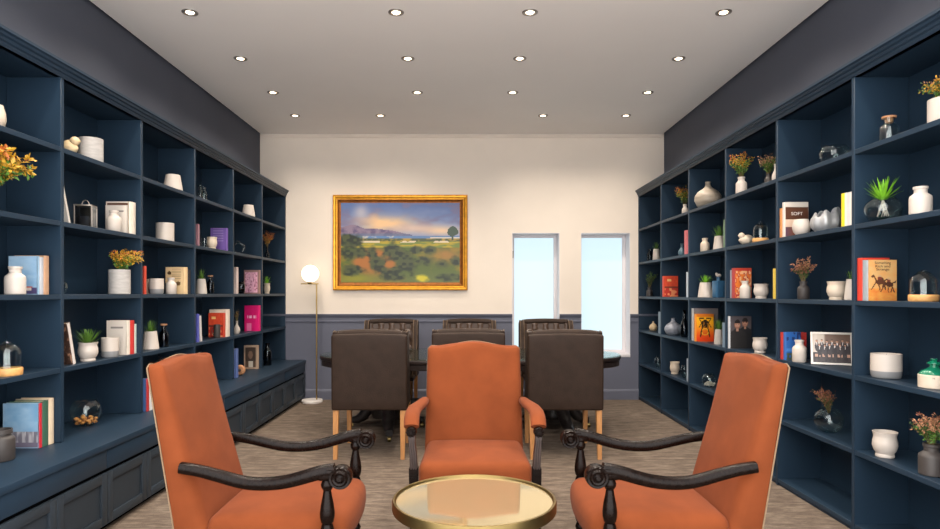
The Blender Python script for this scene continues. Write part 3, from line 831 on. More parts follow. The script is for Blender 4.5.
books(-1, 3, [73, 76], [322], [dict(col=(90, 70, 62), spine=(214, 204, 196), label='dark pictorial book leaning on the upright left of the spiky plant', cw=15, lean=0.24, pic=(pic_night, .96, .97, 0, .02))], ds=0.03)
potted('potted_succulent', 'spiky green succulent in a footed cream pot beside a two-tone candle', -1, 3, 88, 18.3, 18.6, 'footed', CERAMIC, ('spiky', 29, 17, LEAF), 0.06)
books(-1, 3, [126.5, 130, 134.2, 136.5], [320.5, 320.5, 324], [
    dict(col=(222, 212, 198), label='large cream book standing behind the two-tone candle, left fourth shelf', cw=20, pic=(pic_lines, .94, .96, 0, .02)),
    dict(col=(196, 52, 48), label='red-spined book right of the large cream book, left fourth shelf'),
    dict(col=(196, 208, 200), label='pale narrow book against the upright right of the red-spined one')], ds=0.03)
two_tone('candle', 'two-tone white and grey candle bowl in front of the large cream book', -1, 3, 110, 16, 19.5, 0.055)
glass_bowl('stone_bowl', 'round glass bowl of amber stones on the left counter', -1, 4, 85.6, 28.5, 25, 0.13, STONE_O, mouth=0.34)
# bay C
vessel('cone_pot', 'white tapered pot standing alone on the top left shelf, nearer one', 'pot', -1, 0, 173, 18.5, 15.5, 'cone', CERAMIC, 0.07)
vessel('pot', 'white ribbed pot standing alone on the left second shelf', 'pot', -1, 1, 165, 17, 18.5, 'cylinder', CERAMIC, 0.09)
books(-1, 2, [144.2, 146.5], [266], [dict(col=(206, 72, 52), spine=(206, 72, 52), label='red-orange book peeking past the upright beside the orange sprigs')], ds=0.03)
vessel('bottle_vase', 'small cream bottle behind the two-tone bowl, left middle shelf', 'bottle', -1, 2, 148, 7, 15, 'bottle', BEIGE_CER, 0.16)
two_tone('candle', 'two-tone white and grey candle bowl on the left middle shelf', -1, 2, 156.3, 13.8, 15.5, 0.08)
books(-1, 2, [183.5, 187.5, 190.5], [267, 269.5], [
    dict(col=(226, 196, 150), label='cream book with small brown sketches behind the white bottle, left middle shelf', cw=18, pic=(pic_sketch, .95, .97, 0, .02)),
    dict(col=(48, 44, 46), label='dark-spined book beside the cream sketch book, left middle shelf')], ds=0.03)
vessel('bottle_vase', 'white ceramic bottle in front of the cream sketch book', 'bottle', -1, 2, 171, 10.2, 16.3, 'bottle', CERAMIC, 0.055)
potted('potted_succulent', 'green succulent in a white tapered pot beside a corked glass bottle, above the left armchair', -1, 3, 150.5, 16, 18, 'cone', CERAMIC, ('spiky', 14, 14, LEAF), 0.08)
glass_bottle('glass_bottle', 'clear corked glass bottle beside the succulent above the left armchair', -1, 3, 163.8, 9, 23, 0.08, True, SMOKE)
books(-1, 4, [146.2, 149.2, 152.5], [379, 381], [
    dict(col=(64, 92, 140), spine=(176, 44, 44), label='red-spined book on the counter just left of the left armchair back', dep=.12),
    dict(col=(206, 206, 204), label='white-spined book on the counter half hidden by the left armchair back', dep=.12)], ds=-0.01)
potted('potted_plant', 'dark leafy plant half hidden behind the left armchair back', -1, 4, 160, 16, 22, 'cylinder', DARK_CER, ('b', 26, 24, [LEAF_D, LEAF_D, LEAF_R], (0, 0), 300), 0.13)
# bay D
glass_bottle('glass_bottle', 'taller clear glass bottle of the pair on the top left shelf', -1, 0, 200.2, 5.6, 17, 0.13)
glass_bottle('glass_bottle', 'shorter clear glass bottle of the pair on the top left shelf', -1, 0, 204, 6, 14.5, 0.08)
books(-1, 1, [197.6, 199.6], [224], [dict(col=(150, 110, 122), label='mauve-spined book beside the glass mug, left second shelf')], ds=0.03)
def mug(label, side, lev, px, w, h, m, d):
    loc, s = spot(side, lev, px, d); W, H = w/s, h/s
    t = thing('mug', label, 'mug', loc, 0)
    b = MB(); b.lathe([(0,0),(.46*W,0),(.5*W,.04*H),(.5*W,H),(.45*W,H),(.44*W,.08*H),(0,.07*H)], 24); b.build('cup', m, t)
    k = MB(); k.tube([(-.48*W-.32*W*math.sin(PI*i/10), 0, H*(.2+.6*i/10)) for i in range(11)], .05*W, 6); k.build('handle', m, t)
mug('clear glass mug beside the cream cup and purple book', -1, 1, 204.5, 5.5, 10, GLASS, 0.07)
vessel('cup', 'cream ceramic cup in front of the purple book', 'cup', -1, 1, 212.2, 9.5, 11.8, 'footed', BEIGE_CER, 0.05)
books(-1, 1, [226, 228], [228], [dict(col=(120, 92, 168), label='purple book facing out on the left second shelf', cw=15.5, pic=(pic_purple, .96, .97, 0, .015))], ds=0.04)
potted('potted_succulent', 'green succulent in a small white tapered pot on the left middle shelf', -1, 2, 201.3, 10.8, 15, 'cone', CERAMIC, ('spiky', 11, 13, LEAF), 0.09)
glass_bottle('glass_bottle', 'clear corked glass bottle on the left middle shelf beside a succulent', -1, 2, 210.4, 6.8, 18.5, 0.09, True, SMOKE)
books(-1, 3, [197.4, 199.4], [314], [dict(col=(86, 92, 176), label='blue-violet spined book at the left of the fourth shelf', dep=.13)], ds=0.02)
books(-1, 3, [200.4, 202.2], [316], [dict(col=(206, 200, 196), label='white book leaning against the blue-violet one', dep=.12, lean=0.10)], ds=0.02)
books(-1, 3, [223.0, 225.4, 229.5], [313, 309.5], [
    dict(col=(190, 66, 42), label='red book facing out behind the dark mug, left fourth shelf', cw=14.5, pic=(pic_red, .95, .97, 0, .02)),
    dict(col=(222, 206, 190), label='tall cream book behind the red one, left fourth shelf', cw=16)], ds=0.03)
mug('dark mug in front of the red book, left fourth shelf', -1, 3, 217, 6.4, 13.5, DARK_CER, 0.05)
# bay E
vessel('cone_pot', 'white tapered pot standing alone on the top left shelf, farther one', 'pot', -1, 0, 248.5, 13, 11.5, 'cone', CERAMIC, 0.06)
def ring_vase():
    loc, s = spot(-1, 1, 238.5, 0.10)
    t = thing('ring_vase', 'clear glass ring vase on the left second shelf', 'vase', loc, 0.3)
    R = 5.0/s
    b = MB(); pts = [(R*math.cos(a), 0, R+0.006+R*math.sin(a)+.008) for a in [2*PI*i/28 for i in range(29)]]
    b.tube(pts, 0.011, 10, cap=False); b.build('ring', GLASS, t)
    n = MB(); n.lathe([(.012, 2*R+.008), (.011, 2*R+.03), (.015, 2*R+.036), (.012, 2*R+.036), (.008, 2*R+.01)], 16); n.lathe([(0,0),(.028,0),(.028,.008),(0,.01)], 20); n.build('neck', GLASS, t)
ring_vase()
books(-1, 2, [236, 238.3], [267], [dict(col=(204, 186, 180), label='pale spined book beside the glass globe, left middle shelf')], ds=0.04)
glass_bowl('glass_globe', 'small smoky glass globe left of the pink picture book', -1, 2, 241.2, 7.6, 12, 0.05, m=SMOKE, cat='vase')
books(-1, 2, [258.5, 260.4], [270], [dict(col=(150, 116, 110), label='pink picture book facing out on the left middle shelf', cw=14.5, pic=(pic_pink, .86, .86, 0, .05))], ds=0.03)
potted('vase_plant', 'small white vase with dried sprigs left of the magenta book', -1, 3, 236.8, 6.5, 13, 'tallvase', CERAMIC, ('b', 8, 12, [LEAF_D, LEAF_R, LEAF_Y], (0, 0), 90), 0.08)
books(-1, 3, [258.4, 260.5], [305.5], [dict(col=(214, 18, 108), label='bright magenta book facing out on the left fourth shelf', cw=14, pic=(pic_magenta, .97, .98, 0, .01))], ds=0.03)
books(-1, 4, [235.6, 238.2], [349], [dict(col=(84, 104, 156), label='blue-spined book on the left counter beyond the armchair', dep=.14)], ds=0.0)
def shell_orn():
    loc, s = spot(-1, 4, 240.2, 0.03)
    t = thing('shell_ornament', 'round tan shell ornament on the left counter', 'ornament', (loc[0], loc[1], loc[2]), 0)
    b = MB(); R = 5.2/s
    b.lathe([(0,-.3*R)]+[(R*0.62+R*.38*math.cos(a), .45*R*math.sin(a)) for a in [-PI/2+PI*i/10 for i in range(11)]]+[(0,.3*R)], 24, 0, Matrix.Translation((0, 0, R)) @ Matrix.Rotation(PI/2, 4, 'X'))
    b.build('shell', CORK, t)
    c = MB(); c.ball((0, -.3*R, R), .32*R, 10); c.build('eye', DARK_CER, t)
shell_orn()
books(-1, 4, [257, 258.8], [345.5], [dict(name='framed_photo', col=(176, 150, 128), label='small brown picture in a pale frame on the left counter', cw=13, pic=(pic_portrait, .8, .84, 0, .08))], ds=0.03)
# bay F
potted('vase_plant', 'glass vase of orange leaves on the second shelf by the back wall, left', -1, 1, 267, 4.4, 13.5, 'tallvase', SMOKE, ('b', 14, 18, [LEAF_Y, LEAF_O, LEAF_O], (0.1, 0), 260), 0.10)
potted('potted_succulent', 'tiny green plant in a cream pot on the left middle shelf by the back wall', -1, 2, 267, 6.2, 10.5, 'footed', BEIGE_CER, ('spiky', 8.5, 9, LEAF_B), 0.09)
glass_bottle('decanter', 'dark glass decanter on the left counter by the back wall', -1, 4, 267.5, 8, 22, 0.03, False, SMOKE)

# ---------------------------------------------------------------- RIGHT BOOKCASE CONTENTS (far to near)
glass_bottle('glass_bottle', 'small dark glass bottle beside the tiny succulent by the right back corner', 1, 1, 650, 6, 13, 0.11, False, SMOKE)
potted('potted_succulent', 'tiny succulent in a white tapered pot in the rearmost right bay', 1, 1, 656.3, 7.4, 11.8, 'cone', CERAMIC, ('spiky', 9, 9, LEAF), 0.09)
potted('vase_plant', 'dark vase of green fronds in the rearmost right bay', 1, 2, 649.5, 6, 9, 'bottle', DARK_CER, ('b', 14.5, 18, [LEAF_D, LEAF_D, LEAF], (0.1, -0.15), 220), 0.09)
vessel('vase', 'small round pale wood vase in the rearmost right bay', 'vase', 1, 3, 653.3, 8, 9.6, 'squat', PALEWOOD, 0.10)
books(1, 3, [661.4, 658.6], [312], [dict(col=(112, 128, 142), label='grey-blue book on edge in the rearmost right bay')], ds=0.03)
glass_bowl('glass_globe', 'clear glass globe in the rearmost right bay', 1, 4, 658, 7, 11, 0.09, cat='vase')
glass_bottle('glass_bottle', 'clear glass bottle on the top right shelf left of orange leaves', 1, 0, 668.6, 7.4, 14, 0.11)
potted('vase_plant', 'orange-leaved sprig in a small vase on the top right shelf by an upright', 1, 0, 685, 6, 12, 'bottle', CERAMIC, ('b', 20, 20, [LEAF_D, LEAF, LEAF_Y, LEAF_O], (-0.2, 0), 320), 0.12)
vessel('vase', 'teal-grey curved vase beside the pink-spined book', 'vase', 1, 1, 682, 7.5, 13, 'tallvase', TEAL, 0.10)
books(1, 1, [688, 684.6], [230], [dict(col=(196, 104, 110), label='pink-spined book beside the teal vase')], ds=0.03)
books(1, 2, [664.5, 662.5], [276], [dict(col=(206, 70, 44), label='small red and orange patterned book facing out, second bay from the back right', cw=13.6, pic=(pic_red, .97, .97, 0, .015))], ds=0.06)
books(1, 2, [688.4, 686.4], [272], [dict(col=(186, 196, 206), label='pale book on edge right of the red and orange book')], ds=0.03)
vessel('vase', 'grey swirled squat vase with a narrow neck, second bay from the back right', 'vase', 1, 3, 673, 16.5, 17, 'squat', SWIRL, 0.08)
vessel('vase', 'dark glass round-bellied bottle vase beside the grey swirled vase', 'vase', 1, 3, 684.4, 9, 27, 'tallvase', SMOKE, 0.09)
vessel('cup', 'small beige footed cup on the lower shelf, second bay from the back right', 'cup', 1, 4, 674.8, 9.3, 12, 'footed', BEIGE_CER, 0.09)
glass_bowl('glass_globe', 'clear glass globe beside the small beige footed cup', 1, 4, 684.6, 7.6, 12.5, 0.09, cat='vase')
books(1, 4, [689, 686.8], [359], [dict(col=(150, 160, 172), label='grey book on edge beside the lower glass globe')], ds=0.03)
# bay D'
vessel('vase', 'large banded stone vase with a small neck on the top right shelf', 'vase', 1, 0, 708, 26, 26, 'squat', BANDED, 0.11)
vessel('bottle_vase', 'cream bottle left of the succulent on the right second shelf', 'bottle', 1, 1, 704.9, 8.6, 14, 'bottle', BEIGE_CER, 0.08)
potted('potted_succulent', 'succulent in a white tapered pot on the right second shelf beside a green book', 1, 1, 719, 11.4, 14, 'cone', CERAMIC, ('spiky', 15, 13.5, LEAF), 0.09)
books(1, 1, [725.6, 723.4], [219.5], [dict(col=(112, 140, 110), label='green-spined book behind the succulent, right second shelf')], ds=0.02)
potted('potted_succulent', 'succulent in a white tapered pot beside the blue decanter', 1, 2, 705.6, 15, 15, 'cone', CERAMIC, ('spiky', 14, 10, LEAF_B), 0.07)
def blue_box():
    loc, s = spot(1, 2, 718.6, 0.10)
    t = thing('blue_decanter', 'square blue glass decanter on the right middle shelf', 'bottle', loc, 0.2)
    W, H = 9/s, 17/s
    b = MB(); b.bbox(-W/2, W/2, -W/2, W/2, 0, H, 0.006); b.build('bottle_body', mat('blue_glaze', (58, 100, 134), 0.2, var=.1), t)
    k = MB(); k.lathe([(.2*W, H-.002), (.18*W, H+.02), (.26*W, H+.024), (.26*W, H+.03), (0, H+.03)], 16); k.build('neck', mat('blue_glaze', (0, 0, 0)), t)
    q = MB(); q.ball((0, 0, H+.045), .017, 12, 0, (1.6, 1, .8)); q.ball((-.02, 0, H+.058), .010, 10); q.build('bird_stopper', CERAMIC, t)
blue_box()
books(1, 3, [694, 691.7], [308.5], [dict(name='canvas_panel', col=(136, 128, 128), spine=(176, 176, 178), label='grey panel standing behind the yellow and orange book', cw=24)], ds=0.10)
books(1, 3, [696.4, 694.4], [314], [dict(col=(232, 120, 30), spine=(226, 140, 40), label='yellow and orange book with a dark beast figure facing out', cw=17.4, pic=(pic_beast, .98, .98, 0, .01, 30, 40))], ds=0.008)
potted('potted_succulent', 'succulent in a white pot right of the yellow and orange book', 1, 3, 718.6, 9, 15, 'cone', CERAMIC, ('spiky', 13, 13, LEAF), 0.09)
books(1, 3, [726, 722.6], [323], [dict(col=(112, 132, 152), label='grey-blue book leaning by the upright right of the white succulent pot')], ds=0.015)
glass_bowl('stone_bowl', 'low glass bowl of pale stones on the lower right shelf by the armchair top', 1, 4, 709.5, 15, 13, 0.10, STONE_W)
# bay C'
potted('vase_plant', 'white bottle vase of orange and green sprigs on the top right shelf', 1, 0, 741.3, 10.6, 16.5, 'bottle', CERAMIC, ('b', 26, 27, [LEAF_D, LEAF, LEAF_Y, LEAF_O], (0, 0), 420), 0.05)
potted('vase_plant', 'dark bottle vase of pink and green blooms on the top right shelf', 1, 0, 768.4, 7.4, 14, 'bottle', DARK_CER, ('b', 21, 24, [LEAF, LEAF, LEAF_P, LEAF_P], (0, 0), 360), 0.13)
vessel('vase', 'slim white vase by the upright on the top right shelf', 'vase', 1, 0, 775.5, 7, 20, 'tallvase', CERAMIC, 0.10)
bird('bird_ornament', 'pale stone bird beside the glass cloche on the right second shelf', 1, 1, 745, 17, 13, 0.09, BEIGE_CER, -1)
cloche('glass_cloche', 'small glass dome on a wooden disc beside the pale stone bird', 1, 1, 760.5, 15.2, 20.5, 0.08)
books(1, 2, [735, 731.8, 730.0], [268, 270], [
    dict(col=(206, 90, 50), spine=(164, 60, 60), label='orange patterned book facing out behind the white bottle, right middle shelf', cw=16.5, pic=(pic_letters, .97, .97, 0, .015)),
    dict(col=(150, 150, 158), label='grey-spined book left of the orange patterned book')], ds=0.035)
vessel('bottle_vase', 'white bottle in front of the orange patterned book', 'bottle', 1, 2, 745.2, 10.3, 17.5, 'bottle', CERAMIC, 0.05)
vessel('pot', 'white footed pot beside the orange patterned book', 'pot', 1, 2, 761.2, 14.2, 14.6, 'footed', CERAMIC, 0.09)
books(1, 2, [776.4, 773], [268.5], [dict(col=(216, 186, 70), label='yellow-spined book by the upright on the right middle shelf')], ds=0.03)
books(1, 3, [730.4, 728], [316.3], [dict(col=(60, 54, 56), spine=(196, 200, 206), label='book with two young men on its dark cover, right fourth shelf', cw=21, pic=(pic_two, .98, .98, 0, .01, 44, 56))], ds=0.05)
vessel('pot', 'white footed pot beside the book with two men', 'pot', 1, 3, 760, 14, 15, 'footed', CERAMIC, 0.08)
# bay B'
glass_bowl('glass_bowl', 'empty round clear glass bowl on the top right shelf', 1, 0, 834.5, 28, 18.5, 0.12, mouth=0.36)
books(1, 1, [785.4, 782.4, 779.6], [202, 208], [
    dict(col=(206, 196, 186), spine=(214, 206, 198), label='pale book with a brown title panel behind the round white candle', cw=23, pic=(pic_brown, .98, .98, 0, .01), title=[('SOFT', .13, .66, .5, INK_W)]),
    dict(col=(206, 140, 84), label='orange-spined book left of the brown-panel book, right second shelf')], ds=0.04)
vessel('candle', 'round white candle holder in front of the brown-panel book', 'candle', 1, 1, 801.3, 16.6, 15.5, 'candle', CERAMIC, 0.05)
def shell_vase():
    loc, s = spot(1, 1, 827, 0.13)
    W, H = 29/s, 28/s
    b = MB(); secs = []; N = 48
    for (r, z) in [(.02, 0), (.22, 0), (.36, .06), (.47, .2), (.5, .36), (.47, .52), (.40, .66), (.37, .74)]:
        secs.append([(r*W*(1+.07*math.sin(8*2*PI*k/N)*min(1, z*4))*math.cos(2*PI*k/N), r*W*(1+.07*math.sin(8*2*PI*k/N)*min(1, z*4))*math.sin(2*PI*k/N), z*H + (z > .6)*(.10*H*math.sin(5*2*PI*k/N)+.1*H*math.cos(2*PI*k/N))) for k in range(N)])
    inn = [[(x*.9, y*.9, z-.004) for x, y, z in secs[j]] for j in (7, 6, 5, 4, 3)]
    b.loft(secs+inn); o = b.build('shell_vase', SILVER); o.location = loc
    tag(o, 'large silvery shell-shaped vase with a ragged rim on the right second shelf', 'vase')
shell_vase()
books(1, 1, [852, 849.6, 846.8, 844.6, 841.2], [191.5, 192, 192.5, 193], [
    dict(col=(228, 222, 212), label='white-spined book by the upright beyond the shell vase'),
    dict(col=(214, 206, 204), label='pale grey-spined book between the white ones beyond the shell vase'),
    dict(col=(234, 226, 210), label='off-white book beside the yellow-spined one'),
    dict(col=(226, 204, 40), label='bright yellow-spined book right of the silvery shell vase')], ds=0.02)
potted('vase_plant', 'dark bottle vase of russet sprigs on the right middle shelf', 1, 2, 803.4, 11, 18, 'bottle', DARK_CER, ('b', 24, 27, [LEAF_D, LEAF_R, LEAF_P], (0, 0), 380), 0.09)
vessel('pot', 'cream footed pot right of the russet sprigs', 'pot', 1, 2, 836.5, 17.7, 18.5, 'footed', BEIGE_CER, 0.09)
potted('potted_succulent', 'white tapered pot with a green plant half hidden by the near right upright', 1, 2, 852.5, 15, 21, 'cone', CERAMIC, ('spiky', 14, 12, LEAF), 0.10)
books(1, 3, [786.4, 783.4, 780.4], [332.2, 332.5], [
    dict(col=(52, 100, 170), label='blue book with an orange top facing out behind the white bottle, right fourth shelf', cw=14.5, pic=(pic_blue, .98, .98, 0, .01)),
    dict(col=(178, 52, 46), spine=(178, 52, 46), label='red-spined book left of the blue book, right fourth shelf')], ds=0.03)
vessel('bottle_vase', 'white bottle in front of the blue book, right fourth shelf', 'bottle', 1, 3, 799.4, 13.2, 22, 'bottle', CERAMIC, 0.045)
def photo_frame():
    X = XR+0.15; y = F*X/(832-CX); s = F/y
    t = thing('photo_frame', 'white-framed group photograph leaning back on the right fourth shelf', 'picture frame', (X-0.01, y-0.02, RDECK[3]+0.0042), 0)
    w, h = 0.222, 0.198
    t.rotation_euler = (math.radians(-15), 0, math.radians(-24))
    f = MB(); b = 0.012
    f.bbox(-w/2, -w/2+b, 0, .012, 0, h, .002); f.bbox(w/2-b, w/2, 0, .012, 0, h, .002); f.bbox(-w/2+b, w/2-b, 0, .012, 0, b, .002); f.bbox(-w/2+b, w/2-b, 0, .012, h-b, h, .002)
    f.build('frame', INK_W, t)
    k = MB(); k.box(-w/2+b*.5, w/2-b*.5, .006, .011, b*.5, h-b*.5); k.build('backing', DARK_CER, t, smooth=False)
    picture('photograph', pic_group, w-2*b, h-2*b, 60, 50, t, (0, .0055, b))
    st = MB(); st.box(-.02, .02, .0125, .0165, .02, h*.55); st.build('backing_strut', DARK_CER, t, smooth=False)
photo_frame()
glass_bowl('flower_bowl', 'round glass bowl of dried blooms on the lower right shelf', 1, 4, 829, 27.5, 23, 0.11, None, ('b', 24, 24, [LEAF_D, LEAF_R, LEAF_R], (0.35, -0.15)), mouth=0.3)
# bay A'
glass_bottle('glass_bottle', 'clear glass bottle with a cork on the top right shelf, nearest bay', 1, 0, 889, 17.5, 26, 0.08, True)
potted('potted_plant', 'pale planter of orange and green blooms at the top right edge', 1, 0, 946, 31, 25, 'cylinder', CERAMIC, ('b', 44, 26, [LEAF, LEAF_D, LEAF_Y, LEAF_P], (-0.25, 0), 420), 0.10)
glass_bowl('plant_bowl', 'round glass bowl holding a spiky bright green air plant', 1, 1, 883, 34, 24, 0.085, None, ('spiky', 33, 23, LEAF_B), mouth=0.3)
vessel('bottle_vase', 'large white ceramic bottle beside the air plant bowl', 'bottle', 1, 1, 920.7, 20, 28, 'bottle', CERAMIC, 0.06)
books(1, 2, [868.4, 862.6, 857.2], [259.8, 257.8], [
    dict(col=(214, 164, 104), spine=(150, 158, 164), label='tan book with racing horses on its cover facing out, right middle shelf', cw=28.5, pic=(pic_race, .98, .99, 0, .005, 50, 70),
         title=[('Something', .085, .925, .56, INK), ('Rich and', .085, .84, .52, INK), ('Strange', .085, .765, .46, INK)]),
    dict(col=(206, 58, 42), label='tall red book behind the racing horse book', dep=.14)], ds=0.04)
cloche('glass_cloche', 'glass cloche with sloping shoulders on a wooden base beside the horse book', 1, 2, 923.5, 26, 31.5, 0.09, True)
two_tone('candle', 'large two-tone white and grey candle bowl, nearest right bay', 1, 3, 886.2, 27.5, 24, 0.10, 0.3)
def crock():
    loc, s = spot(1, 3, 934, 0.09)
    W, H = 27/s, 29/s
    t = thing('flagon', 'small flagon with a green glazed top and cream body at the right edge', 'bottle', loc, 0)
    b = MB(); b.lathe([(0,0),(.48*W,0),(.5*W,.02*H),(.5*W,.44*H),(.48*W,.46*H)], 28); b.build('body', BEIGE_CER, t)
    g = MB(); g.lathe([(.48*W,.46*H),(.485*W,.47*H),(.40*W,.58*H),(.22*W,.66*H),(.15*W,.70*H),(.14*W,.80*H),(.22*W,.82*H),(.22*W,.87*H),(.12*W,.91*H),(.08*W,.95*H),(.13*W,.98*H),(.12*W,H),(0,H)], 28); g.build('glazed_top', GREENCER, t)
    h = MB(); h.tube([(.15*W+.16*W*math.sin(PI*i/8), 0, H*(.80-.26*i/8)) for i in range(9)], .03*W, 6); h.build('handle', GREENCER, t)
    text_mesh('printed_mark', 'H', .10*H, INK, t, (-.3*W, -.402*W, .36*H), None, (PI/2, 0, math.radians(-37)))
crock()
vessel('pot', 'white footed pot with a silvered inside on the lower right shelf', 'pot', 1, 4, 885, 22.5, 25, 'footed', CERAMIC, 0.07)
potted('vase_plant', 'dark bottle vase of pink and russet blooms at the lower right edge', 1, 4, 931.5, 22.5, 31, 'bottle', DARK_CER, ('b', 40, 34, [LEAF, LEAF_D, LEAF_P, LEAF_R], (0, 0), 420), 0.07)

# ================================================================= ORANGE ARMCHAIRS
def ser(z0, hump, ear):
    def f(u):
        u = abs(u)
        z = z0
        if u < .78: z += hump*(.5+.5*math.cos(PI*u/.78))
        if u > .72: z += ear*sst(.72, .98, u)
        if u > .96: z -= 0.012*sst(.95, 1.0, u)
        return z
    return f
def back_mesh(zb, crest, wb, wt, front, rear, belly=0.018, rf=0.04):
    """upholstered back: lofted rounded sections; front(t), rear(t) give y, half width goes wb -> wt"""
    b = MB(); secs = []; NT = 22
    def section(t, inset=0.0, dz=0.0):
        w = wb+(wt-wb)*t-inset; yf, yr = front(t)-inset*0.7, rear(t)+inset*0.5
        r = min(rf, (yf-yr)*0.48); pts = []
        N = 22
        for i in range(N+1):                       # front face, right to left
            x = (w-r)-(2*(w-r))*i/N
            pts.append((x, yf + belly*math.sin(PI*min(1, max(0, t)))**.6*(1-(x/w)**2)*(0.4+.6*(1-t))))
        for i in range(1, 7):                      # front-left corner
            a = PI/2+PI/2*i/6; pts.append((-(w-r)+r*math.cos(a), yf-r+r*math.sin(a)))
        pts.append((-w, yr+0.012)); pts.append((-w+0.006, yr+0.002)); 
        for i in range(1, 12): pts.append((-(w-0.008)+2*(w-0.008)*i/12, yr))
        pts.append((w-0.006, yr+0.002)); pts.append((w, yr+0.012))
        for i in range(0, 6):
            a = PI/2*i/6; pts.append(((w-r)+r*math.cos(a), yf-r+r*math.sin(a)))
        return [(x, y, zb+(crest(x/(wb+(wt-wb)*t))-zb)*t+dz) for x, y in pts]
    for k in range(NT+1): secs.append(section(0.99*k/NT))
    secs.append(section(1.0, 0.006, -0.001)); secs.append(section(1.0, 0.016, 0.003))
    b.loft(secs)
    return b
def fluted_turn(zs, rs):
    return list(zip(rs, zs))

